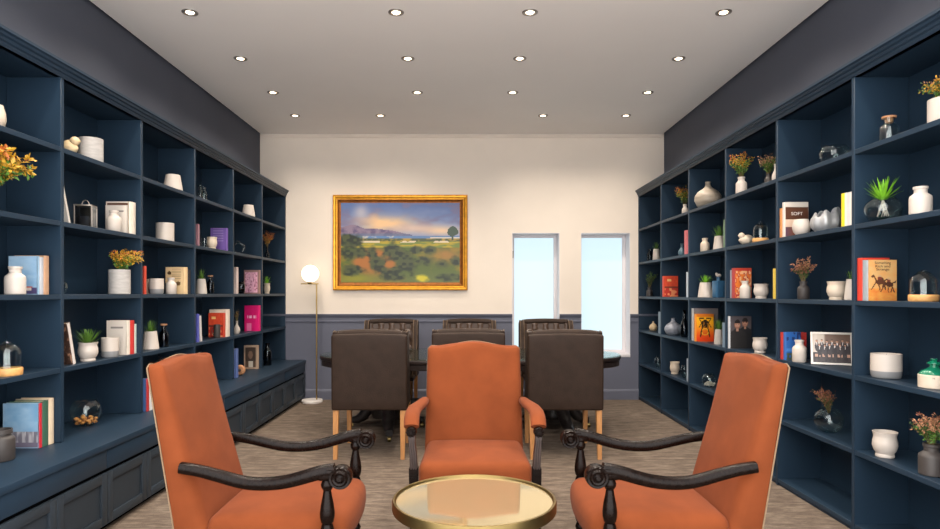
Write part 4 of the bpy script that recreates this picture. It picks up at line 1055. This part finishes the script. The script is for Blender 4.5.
def wooden_armchair(label, loc, rz):
    t = thing('armchair', label, 'armchair', loc, rz, 'orange armchairs with carved wooden arms')
    fr = lambda q: -0.213-0.188*q-0.004*math.sin(PI*q)
    re = lambda q: -0.345-0.115*q
    crest = ser(0.968, 0.020, 0.006)
    back_mesh(0.28, crest, 0.272, 0.262, fr, re).build('backrest', VELVET, t, ang=60)
    # piping round the rear edge
    pts = []
    for k in range(13): q = k/12; pts.append((-(0.272-0.010*q)-.002, re(q)+.005, 0.30+(crest(-1)-0.30)*q))
    for k in range(1, 24): u = -1+2*k/24; pts.append((u*0.262, re(1)+.004, crest(u)+.002))
    for k in range(13): q = 1-k/12; pts.append(((0.272-0.010*q)+.002, re(q)+.005, 0.30+(crest(1)-0.30)*q))
    p = MB(); p.tube(pts, 0.0032, 6); p.build('piping', PIPING, t)
    # seat
    def seatfn(v):
        x, y, z = v; f = (y+0.29)/0.58
        wx = x*(0.93+0.09*f)
        return (wx, y + (0.03*(1-(x/.285)**2) if y > 0.1 else 0)*f, z + (0.022*(1-(x/.285)**2)*(1-((y)/.29)**2) if z > 0 else 0))
    s_ = MB(); s_.softbox(0.282, 0.28, 0.070, 0.056, seatfn, 0, Matrix.Translation((0, 0.046, 0.304)) @ Matrix.Rotation(math.radians(1.5), 4, 'X'), 9); s_.build('seat', VELVET, t, ang=60)
    rail = MB(); rail.bbox(-.262, .262, -.30, .29, .195, .245, .006); rail.build('seat_rail', DARKWOOD, t)
    for sx in (-1, 1):
        # sweeping arm
        prof = [(-.315, .572), (-.24, .560), (-.16, .541), (-.09, .524), (-.03, .516), (.04, .517), (.11, .527), (.17, .543), (.22, .558), (.265, .568), (.30, .572)]
        secs = []; N = 12
        fine = []
        for i in range(len(prof)-1):
            for k in range(3):
                a = k/3; p0 = prof[max(i-1, 0)]; p1 = prof[i]; p2 = prof[i+1]; p3 = prof[min(i+2, len(prof)-1)]
                fine.append(tuple(.5*((2*p1[j])+(-p0[j]+p2[j])*a+(2*p0[j]-5*p1[j]+4*p2[j]-p3[j])*a*a+(-p0[j]+3*p1[j]-3*p2[j]+p3[j])*a**3) for j in (0, 1)))
        fine.append(prof[-1])
        n = len(fine)
        for i, (y, z) in enumerate(fine):
            y2, z2 = fine[min(i+1, n-1)]; y1, z1 = fine[max(i-1, 0)]
            ty, tz = y2-y1, z2-z1; L = math.hypot(ty, tz); ny, nz = -tz/L, ty/L
            q = i/(n-1); X = sx*(0.278+0.042*sst(0, .8, q))
            hw, hh = 0.024+0.004*q, 0.022+0.006*q
            sec = []
            for k in range(N):
                a = 2*PI*k/N; ca, sa = math.cos(a), math.sin(a)
                kx = hw*math.copysign(abs(ca)**.7, ca); kz = hh*math.copysign(abs(sa)**.7, sa)
                sec.append((X+kx, y+ny*kz, z+nz*kz))
            secs.append(sec)
        a_ = MB(); a_.loft(secs); arm = a_.build('arm', DARKWOOD, t, ang=50)
        # carved scroll hand-hold: volute with rings and rib carving
        X = sx*0.32; sc = MB()
        M = Matrix.Translation((X, 0.325, 0.548)) @ Matrix.Rotation(PI/2, 4, 'Y') @ Matrix.Scale(1.12, 4)
        sc.lathe([(0, -.036), (.008, -.036), (.011, -.032), (.014, -.030), (.017, -.034), (.022, -.035), (.026, -.031), (.029, -.026), (.036, -.027), (.039, -.020),
                  (.040, 0), (.039, .020), (.036, .027), (.029, .026), (.026, .031), (.022, .035), (.017, .034), (.014, .030), (.011, .032), (.008, .036), (0, .036)], 28, 0, M)
        for k in range(7):                          # acanthus ribs over the top of the scroll
            xo = -.024+.008*k
            sc.tube([(X+xo*(.75+.25*math.cos(1.2*j/8)), .325-.052+.012*j if j < 5 else .325+.040*math.sin((j-4)*.42), (.578+.004*math.sin(j)) if j < 5 else .548+.041*math.cos((j-4)*.42)) for j in range(9)], [.003, .0045, .005, .0055, .0055, .005, .005, .0045, .003], 6)
        sc.bbox(X-.026, X+.026, .235, .31, .535, .588, .014, seg=3)
        sc.build('scroll', DARKWOOD, arm, ang=50)
        # turned post under the arm
        Xp = sx*0.318; yp = 0.272
        post = MB()
        post.lathe([(0, .29), (0.0239, .29), (0.0239, .315), (0.0182, .32), (0.0239, .330), (0.0262, .345), (0.0217, .362), (0.0182, .366), (0.0239, .372), (0.0285, .392), (0.0291, .41), (0.0251, .44), (0.0182, .475), (0.0148, .495), (0.0182, .499), (0.0239, .510), (0.0251, .52), (0.0205, .531), (0.0182, .536), (0.0251, .542), (0.0251, .556), (0, .556)], 20, 0, Matrix.Translation((Xp, yp, 0)))
        post.build('arm_post', DARKWOOD, t)
        # turned front leg
        leg = MB(); T = Matrix.Translation((Xp, yp, 0))
        leg.bbox(Xp-.025, Xp+.025, yp-.025, yp+.025, .225, .305, .004)
        leg.lathe([(0, 0), (.016, 0), (.024, .012), (.024, .028), (.016, .04), (.013, .045), (.020, .055), (.024, .075), (.015, .095), (.022, .105), (.026, .122), (.018, .140), (.022, .150), (.026, .165), (.018, .182), (.022, .192), (.026, .205), (.022, .222), (0, .226)], 20, 0, T)
        leg.build('leg', DARKWOOD, t)
        rl = MB(); rl.prism([(-.335, .31), (-.285, .31), (-.31, .0), (-.345, 0)], 'x', sx*.25-.02, sx*.25+.02); rl.build('leg', DARKWOOD, t)
        st = MB(); st.tube([(sx*.305, yp-.01, .10), (sx*.285, 0, .10), (sx*.252, -.31, .10)], .011, 8); st.build('stretcher', DARKWOOD, t)
    st = MB(); st.tube([(-.29, 0, .10), (-.14, 0, .10), (0, 0, .10), (.14, 0, .10), (.29, 0, .10)], [.010, .012, .016, .012, .010], 8); st.build('stretcher', DARKWOOD, t)
    return t
wooden_armchair('orange armchair with bare carved wooden arms on the left, facing right', (-0.808, 2.80, 0), math.radians(-90))
wooden_armchair('orange armchair with bare carved wooden arms on the right, facing left', (0.834, 2.81, 0), math.radians(90))

def padded_armchair(label, loc, rz):
    t = thing('armchair', label, 'armchair', loc, rz)
    fr = lambda q: -0.20-0.085*q-0.006*math.sin(PI*q)
    re = lambda q: -0.32-0.065*q
    crest = ser(0.940, 0.030, 0.004)
    back_mesh(0.31, crest, 0.285, 0.272, fr, re, 0.022, 0.035).build('backrest', VELVET, t, ang=60)
    pts = [(-(0.285-0.013*k/12)-.002, re(k/12)+.005, 0.31+(crest(-1)-0.31)*k/12) for k in range(13)] + [((-1+2*k/24)*0.272, re(1)+.004, crest(-1+2*k/24)+.002) for k in range(1, 24)] + [((0.272+0.013*k/12)+.002, re(1-k/12)+.005, 0.31+(crest(1)-0.31)*(1-k/12)) for k in range(13)]
    p = MB(); p.tube(pts, 0.003, 6); p.build('piping', PIPING, t)
    def seatfn(v):
        x, y, z = v; f = (y+0.26)/0.52
        return (x*(0.95+0.05*f), y + (0.02*(1-(x/.285)**2) if y > 0.1 else 0), z + (0.02*(1-(x/.285)**2)*(1-(y/.26)**2) if z > 0 else 0))
    s_ = MB(); s_.softbox(0.284, 0.262, 0.07, 0.045, seatfn, 0, Matrix.Translation((0, 0.035, 0.35)), 9); s_.build('seat', VELVET, t, ang=60)
    for sx in (-1, 1):
        ap = MB(); secs = []; path = [(-.245, .635, .285), (-.19, .638, .288), (-.12, .636, .300), (-.04, .630, .322), (.04, .622, .330), (.10, .612, .330), (.145, .596, .328), (.168, .572, .327)]
        n = len(path)
        for i, (y, z, X) in enumerate(path):
            hw = .026+.014*sst(0, .5, i/(n-1)); hh = .024 if i < n-2 else .022
            y2, z2, _ = path[min(i+1, n-1)]; y1, z1, _ = path[max(i-1, 0)]; L = math.hypot(y2-y1, z2-z1); ny, nz = -(z2-z1)/L, (y2-y1)/L
            secs.append([(sx*X+hw*math.copysign(abs(math.cos(a))**.75, math.cos(a)), y+ny*hh*math.sin(a), z+nz*hh*math.sin(a)) for a in [2*PI*k/14 for k in range(14)]])
        ap.loft(secs); arm = ap.build('arm_pad', VELVET, t, ang=60)
        sc = MB(); X = sx*.327
        M = Matrix.Translation((X, .165, .548)) @ Matrix.Rotation(PI/2, 4, 'X')   # scroll end seen from the front
        sc.lathe([(0, -.034), (.007, -.034), (.010, -.028), (.014, -.028), (.018, -.033), (.023, -.030), (.026, -.022), (.028, 0), (.024, .03), (0, .03)], 24, 0, M)
        for k in range(9):
            a = 2*PI*k/9; sc.ball((X+.021*math.cos(a), .195, .548+.021*math.sin(a)), .006, 8)
        sc.build('scroll', DARKWOOD, arm, ang=50)
        # reeded support, raked back towards the seat rail
        sp = MB(); sp.loft([[(X+sx*dx*k_+dx0, y_+dy, z_) for dx, dy in ((-.018, -.02), (.018, -.02), (.018, .02), (-.018, .02))] for (dx0, y_, z_, k_) in ((0, .165, .545, 1), (sx*-.004, .185, .50, .9), (sx*-.012, .205, .44, 1), (sx*-.016, .215, .37, 1.05))])
        for q in (-.012, 0, .012):
            sp.tube([(X+q, .183, .53), (X-sx*.004+q, .206, .50), (X-sx*.012+q, .226, .44), (X-sx*.016+q, .236, .37)], .0045, 6)
        sp.build('arm_support', mat('worn_walnut', (48, 34, 29), .35, spec=.25, var=.3, vscale=12), t, ang=30)
        lg = MB(); lg.loft([[(sx*.311+dx, .215+dy, z) for dx, dy in ((-w, -w), (w, -w), (w, w), (-w, w))] for z, w in ((0, .017), (.34, .023), (.375, .023))]); lg.build('leg', DARKWOOD, t)
        rl = MB(); rl.prism([(-.32, .32), (-.275, .32), (-.30, .0), (-.335, 0)], 'x', sx*.25-.02, sx*.25+.02); rl.build('leg', DARKWOOD, t)
    rail = MB(); rail.bbox(-.285, .285, -.28, .225, .255, .29, .006); rail.build('seat_rail', DARKWOOD, t)
    return t
padded_armchair('orange armchair with padded arms facing the camera behind the round table', (0.049, 3.46, 0), PI)

# ================================================================= COFFEE TABLE
def coffee_table():
    t = thing('coffee_table', 'round brass-rimmed coffee table with a mirrored top between the orange armchairs', 'coffee table', (0.034, 2.50, 0))
    R = .319
    r = MB(); r.lathe([(R-.022, .420), (R-.004, .420), (R, .424), (R, .455), (R-.003, .462), (R-.010, .463), (R-.014, .460), (R-.016, .452), (R-.030, .452), (R-.030, .424), (R-.022, .420)], 96); r.build('rim', OLDBRASS, t)
    g = MB(); g.lathe([(0, .447), (R-.03, .447), (R-.018, .4475), (R-.0155, .4535), (0, .4535)], 96); g.build('mirror_top', MIRROR, t)
    for k in range(4):
        a = PI/4+k*PI/2; l = MB(); x, y = .24*math.cos(a), .24*math.sin(a)
        l.tube([(x*.92, y*.92, 0), (x, y, .42)], .012, 10); l.build('leg', OLDBRASS, t)
    q = MB(); q.tube([(.225*math.cos(2*PI*i/48), .225*math.sin(2*PI*i/48), .10) for i in range(49)], .008, 8, cap=False); q.build('lower_ring', OLDBRASS, t)
coffee_table()

# ================================================================= DINING CHAIRS
def make_dining_chair():
    t = thing('dining_chair', '', 'dining chair', (0, 0, 0), 0, 'brown leather wing-back dining chairs')
    hw = .288
    def outer(v):
        x, y, z = v; q = (z+.29)/.58
        return (x, y-.01*q, z + (.010*(1-(x/hw)**2) if z > .2 else 0))
    b = MB(); b.softbox(hw, .03, .287, .016, outer, 0, Matrix.Translation((0, -.27, .655)), 8); b.build('outer_back', LEATHER, t)
    # rolled top
    rt = MB(); rt.tube([(-.25, -.235, .940), (-.2, -.235, .947), (-.1, -.235, .952), (0, -.235, .954), (.1, -.235, .952), (.2, -.235, .947), (.25, -.235, .940)], .030, 14); rt.build('top_roll', LEATHER, t)
    # tufted inner back
    NX, NZ = 45, 45; W, Z0, Z1 = .235, .47, .95; btn = []
    for r in range(5):
        n = 4 if r % 2 == 0 else 3
        for k in range(n):
            x = (-W*.75+1.5*W*k/3) if n == 4 else (-W*.5+W*k/2); btn.append((x, Z1-.05-r*.085))
    def yy(x, z):
        d = 0.0
        for bx, bz in btn: d += math.exp(-((x-bx)**2+(z-bz)**2)/(2*.019**2))
        # diagonal creases of the diamond pattern
        cr = 0
        for bx, bz in btn:
            for sx in (-1, 1):
                for sz in (-1, 1):
                    ex, ez = bx+sx*W*.25, bz+sz*.085
                    if abs(ex) <= W and Z0+.1 < ez < Z1:
                        tx, tz = ex-bx, ez-bz; q = max(0, min(1, ((x-bx)*tx+(z-bz)*tz)/(tx*tx+tz*tz)))
                        dd = math.hypot(x-bx-q*tx, z-bz-q*tz); cr = max(cr, math.exp(-(dd/.009)**2))
        return -.165-.050*min(1, d)-.010*cr-.04*((z-Z0)/(Z1-Z0))
    tf = MB(); vs = []; fs = []
    for j in range(NZ):
        for i in range(NX):
            x = -W+2*W*i/(NX-1); z = Z0+(Z1-Z0)*j/(NZ-1); e = min(1, (Z1-z)/.03, (z-Z0)/.03); vs.append((x, yy(x, z)-.03*(1-e)**2, z))
    for j in range(NZ-1):
        for i in range(NX-1): a = j*NX+i; fs.append((a, a+1, a+NX+1, a+NX))
    tf.add(vs, fs)
    tf.box(-W, W, -.245, -.215, Z0, Z1-.006)
    ib = tf.build('tufted_back', TUFT_LIT, t, ang=80)
    for bx, bz in btn:
        q = MB(); q.ball((bx, yy(bx, bz)+.003, bz), .009, 8, 0, (1, .5, 1)); q.build('button', TUFT_LIT, ib)
    for sx in (-1, 1):
        w = MB(); poly = [(-.275, .38), (.0, .38), (-.005, .52), (-.03, .62), (-.075, .72), (-.10, .82), (-.115, .90), (-.145, .950), (-.19, .965), (-.262, .960)]
        x0, x1 = sorted((sx*.234, sx*hw)); w.prism(poly, 'x', x0, x1, 0, None, .014); wg = w.build('wing', LEATHER, t, ang=50)
        pp = MB(); X = sx*(hw-.006); pp.tube([(X, y+.003, z+.002) for y, z in poly[1:]], .004, 6); X = sx*.242; pp.tube([(X, y+.003, z+.002) for y, z in poly[1:]], .004, 6); pp.build('piping', mat('worn_leather_edge', (100, 82, 66), .4, var=.2, vscale=30), wg)
    def sf(v):
        x, y, z = v; return (x, y, z+(.018*(1-(x/.26)**2)*(1-(y/.26)**2) if z > 0 else 0))
    s_ = MB(); s_.softbox(.232, .245, .055, .03, sf, 0, Matrix.Translation((0, .035, .455)), 7); s_.build('seat', LEATHER, t, ang=60)
    rl = MB(); rl.bbox(-.27, .27, -.26, .262, .366, .402, .008); rl.build('seat_rail', LEATHER, t)
    for x, y in ((-.255, -.268), (.255, -.268), (-.245, .235), (.245, .235)):
        l = MB(); k = -.03 if y < 0 else 0
        l.loft([[(x+dx, y+dy+o, z) for dx, dy in ((-q, -q), (q, -q), (q, q), (-q, q))] for z, q, o in ((0, .015, k), (.367, .021, 0))]); l.build('leg', OAK, t, smooth=False)
    return t
dc = make_dining_chair()
DC = [(-.731, 5.15, 0, 'brown leather wing chair with its back to the camera, left of the orange chair'),
      (.023, 5.30, 0, 'brown leather wing chair hidden mostly behind the middle orange armchair'),
      (.761, 5.15, 0, 'brown leather wing chair with its back to the camera, right of the orange chair'),
      (-.80, 6.74, PI, 'brown tufted wing chair facing us beyond the table, under the painting'),
      (.043, 6.74, PI, 'brown tufted wing chair facing us at the middle of the far table side'),
      (.87, 6.74, PI, 'brown tufted wing chair facing us beyond the table, in front of the left window')]
for i, (x, y, a, lb) in enumerate(DC):
    o = dc if i == 0 else copy_tree(dc)
    o.location = (x, y, 0); o.rotation_euler = (0, 0, a); o['label'] = lb

# ================================================================= DINING TABLE
def dining_table():
    t = thing('dining_table', 'long dark oval dining table with a glass top before the back wall', 'table', (0.045, 6.0, 0))
    def oval(a, b, z, n=96, e=2.5): 
        return [(a*math.copysign(abs(math.cos(q))**(2/e), math.cos(q)), b*math.copysign(abs(math.sin(q))**(2/e), math.sin(q)), z) for q in [2*PI*i/n for i in range(n)]]
    m = MB(); A, B = 1.395, .58
    m.loft([oval(A-.012, B-.012, .646), oval(A-.002, B-.002, .652), oval(A, B, .660), oval(A, B, .676), oval(A-.004, B-.004, .683), oval(A-.012, B-.012, .684)]); m.build('tabletop', TABLEWOOD, t, ang=30)
    m = MB(); m.loft([oval(A-.018, B-.018, .595), oval(A-.014, B-.014, .6), oval(A-.014, B-.014, .640), oval(A-.02, B-.02, .6455)]); m.build('apron', TABLEWOOD, t, ang=30)
    m = MB(); m.loft([oval(A-.006, B-.006, .6845), oval(A-.004, B-.004, .6865), oval(A-.004, B-.004, .6915), oval(A-.006, B-.006, .693)]); m.build('glass_top', SHEETGL, t, ang=30)
    for sx in (-1, 1):
        p = MB(); p.lathe([(0, .10), (.14, .10), (.15, .14), (.13, .19), (.14, .23), (.09, .29), (.065, .33), (.08, .37), (.105, .43), (.10, .5), (.07, .55), (.12, .58), (.14, .597), (0, .597)], 28, 0, Matrix.Translation((sx*.78, 0, 0))); pd = p.build('pedestal', BLACKWOOD, t)
        for k in range(4):
            a = (-1.40, 1.40, 0.0, PI)[k]; ca, sa = math.cos(a)*(.62 if k > 1 else 1.0), math.sin(a)*1.12
            q = MB(); q.tube([(sx*.78+ca*r, sa*r, z) for r, z in ((.06, .22), (.16, .24), (.26, .20), (.36, .11), (.45, .075), (.53, .072))], [.06, .062, .06, .052, .042, .032], 10)
            ft = q.build('foot', BLACKWOOD, pd)
            c = MB(); c.lathe([(0, -.014), (.022, -.014), (.024, 0), (.022, .014), (0, .014)], 16, 0, Matrix.Translation((sx*.78+ca*.53, sa*.53, .0245)) @ Matrix.Rotation(PI/2, 4, 'Y'))
            c.build('caster', OLDBRASS, pd)
    s_ = MB(); s_.bbox(-.66, .66, -.04, .04, .20, .27, .012); s_.build('stretcher', BLACKWOOD, t)
dining_table()

# ================================================================= FLOOR LAMP
def floor_lamp():
    t = thing('floor_lamp', 'slim brass floor lamp with a glowing white globe at the back wall', 'floor lamp', (-1.766, 7.37, 0))
    b = MB(); b.lathe([(0, 0), (.115, 0), (.119, .006), (.119, .026), (.115, .034), (0, .034)], 40); b.build('base', MARBLE, t)
    p = MB(); p.tube([(.052, 0, .034), (.052, 0, 1.372)], .0085, 12); p.build('pole', BRASS, t)
    a = MB(); a.tube([(.075, 0, 1.366), (-.13, 0, 1.366)], .0065, 10); a.lathe([(0, 1.366), (.022, 1.366), (.03, 1.384), (.026, 1.386), (0, 1.38)], 20, 0, Matrix.Translation((-.03, 0, 0))); a.build('arm', BRASS, t)
    g = MB(); g.ball((-.022, 0, 1.483), .100, 32); g.build('globe', emis('lamp_globe', (255, 236, 204), 2.2), t)
floor_lamp()

# ================================================================= PAINTING
def paint(u, v):
    n = fbm(u*7, v*9, 11); n2 = fbm(u*16, v*16, 21); st = fbm(u*9, v*34, 31)
    # sky
    if v > .585:
        c = mixc((126, 140, 178), (84, 108, 160), sst(.65, 1, v+.2*(n-.5)))
        c = mixc(c, (112, 106, 140), sst(.45, .75, n)*.8)
        w = math.exp(-((u-.38)/.22)**2-((v-.74-.1*(n-.5))/.10)**2); c = mixc(c, (232, 190, 140), 1.1*w)
        w = math.exp(-((u-.62)/.22)**2-((v-.68)/.06)**2); c = mixc(c, (216, 186, 166), .8*w)
        w = math.exp(-((u-.85)/.16)**2-((v-.65)/.06)**2); c = mixc(c, (232, 196, 156), .9*w)
        w = math.exp(-((u-.17)/.06)**2-((v-.88)/.10)**2); c = mixc(c, (196, 184, 184), .7*w)
        ridge = .60+.135*(1-sst(.0, .62, u))*(.85+.5*(vn(u*9, 1, 5)-.5)) + .03*math.exp(-((u-.43)/.1)**2) + .05*math.exp(-((u-.26)/.05)**2)*0.3
        if u < .6 and v < ridge: c = mixc((96, 82, 116), (134, 116, 136), sst(.3, .7, fbm(u*26, v*20, 6)))
        if u < .6 and v < ridge and v < .615: c = mixc(c, (92, 110, 140), .6)
    elif v > .55:
        c = mixc((74, 116, 172), (110, 134, 168), n2)
        if u < .45: c = mixc(c, (190, 184, 178), sst(.5, .62, n2)*.9)
        if u > .75 and v < .57: c = (202, 196, 186)
    elif v > .44:
        c = mixc((176, 154, 40), (110, 126, 52), sst(.4, .62, st))
        if v > .515: c = mixc((74, 84, 54), (170, 140, 56), sst(.45, .62, n2))
        if abs(v-.51) < .013 and n > .42: c = (214, 196, 164)
    else:
        c = mixc((128, 114, 30), (80, 96, 36), sst(.36, .6, n))
        c = mixc(c, (168, 104, 42), sst(.15, .6, math.exp(-((u-.28)/.17)**2-((v-.25)/.17)**2)*(n+.5)))
        c = mixc(c, (176, 118, 52), .8*math.exp(-((u-.88)/.15)**2-((v-.34)/.09)**2)*(.4+n))
        c = mixc(c, (104, 112, 66), sst(.22, .0, v)*.6)
        c = mixc(c, (200, 186, 40), sst(.2, .7, math.exp(-((u-.68)/.07)**2-((v-.05)/.05)**2)*(.5+n2)))
        c = mixc(c, (140, 138, 36), .9*math.exp(-((u-.12)/.14)**2-((v-.05)/.06)**2))
    for bx, bz, rx, rz in ((.10, .44, .10, .17), (.05, .53, .08, .09), (.17, .40, .06, .09), (.26, .40, .06, .08), (.46, .35, .13, .13), (.55, .21, .11, .16), (.30, .22, .08, .10), (.42, .12, .10, .09), (.75, .40, .06, .06), (.85, .22, .08, .07), (.63, .41, .07, .05), (.97, .28, .06, .08), (.12, .16, .13, .07), (.92, .06, .12, .06), (.7, .26, .1, .07)):
        d = ((u-bx)/rx)**2+((v-bz)/rz)**2 + (n2-.5)*1.2 + (n-.5)*2.0
        if d < 1.35: c = mixc(mixc((32, 42, 30), (70, 78, 44), sst(.3, .7, vn(u*34, v*30, 8))), c, sst(.25, 1.35, d))
    d = ((u-.94)/.045)**2+((v-.64)/.06)**2+(n2-.5)*1.3
    if d < 1 or (abs(u-.94) < .006 and .53 < v < .62): c = (62, 80, 66)
    return c
def wall_painting():
    x0, x1, z0, z1 = -1.565, .024, 1.292, 2.418
    cx, W, H = (x0+x1)/2, x1-x0, z1-z0
    t = thing('wall_painting', 'landscape oil painting in a gilt frame on the cream back wall', 'painting', (cx, YB-.002, z0))
    prof = [(0, 0), (0, -.030), (.012, -.042), (.030, -.038), (.042, -.026), (.052, -.024)]      # (inset, y)
    prof2 = [(.052, -.024), (.060, -.028), (.070, -.020), (.084, -.014), (.096, -.012)]
    def ring(pr):
        b = MB(); secs = []
        for ins, y in pr:
            secs.append([(-W/2+ins, y, ins), (W/2-ins, y, ins), (W/2-ins, y, H-ins), (-W/2+ins, y, H-ins)])
        b.loft(secs, False, False); return b
    fr = ring(prof).build('frame', GOLD, t, smooth=False)
    ring(prof2).build('frame_slip', GOLD_DARK, fr, smooth=False)
    b = MB(); b.box(-W/2+.06, W/2-.06, -.010, 0, .06, H-.06); b.build('backing', GOLD_DARK, t, smooth=False)
    picture('canvas', paint, W-.185, H-.185, 190, 130, t, (0, -.0125, .0925), PAINTING)
wall_painting()

# ---- shared group phrases for things of one kind
KINDS = {'book': 'books standing on the bookcases', 'bottle': 'bottles on the bookcases', 'pot': 'pots on the bookcases', 'vase': 'vases on the bookcases',
         'plant': 'potted plants and sprigs on the bookcases', 'candle': 'candle bowls on the bookcases', 'bowl': 'glass bowls on the bookcases',
         'cloche': 'glass cloches on the bookcases', 'mug': 'mugs on the left bookcase', 'cup': 'cups on the bookcases', 'bookcase': 'bookcases along the side walls'}
for o in C.objects:
    if not o.parent and 'category' in o and 'group' not in o and o['category'] in KINDS: o['group'] = KINDS[o['category']]

# ================================================================= LIGHT, WORLD, CAMERA
w = bpy.data.worlds.new('World'); bpy.context.scene.world = w; w.use_nodes = True
bg = w.node_tree.nodes['Background']; bg.inputs[0].default_value = (1.0, .975, .96, 1); bg.inputs[1].default_value = 4.7  # uniform fill entering by the open front, added to brighten the room
cam = bpy.data.cameras.new('Camera'); co = bpy.data.objects.new('Camera', cam); C.objects.link(co)
co.location = (0, 0, EYE); co.rotation_euler = (PI/2, 0, 0)
cam.sensor_fit = 'HORIZONTAL'; cam.sensor_width = 36; cam.lens = 36*F/940
cam.shift_x = (470-CX)/940; cam.shift_y = (CY-264.5)/940
cam.clip_start = .05
sc = bpy.context.scene; sc.camera = co
vs_ = sc.view_settings; vs_.view_transform = 'Standard'; vs_.look = 'None'; vs_.gamma = 1; vs_.use_curve_mapping = False
vs_.exposure = 0.05
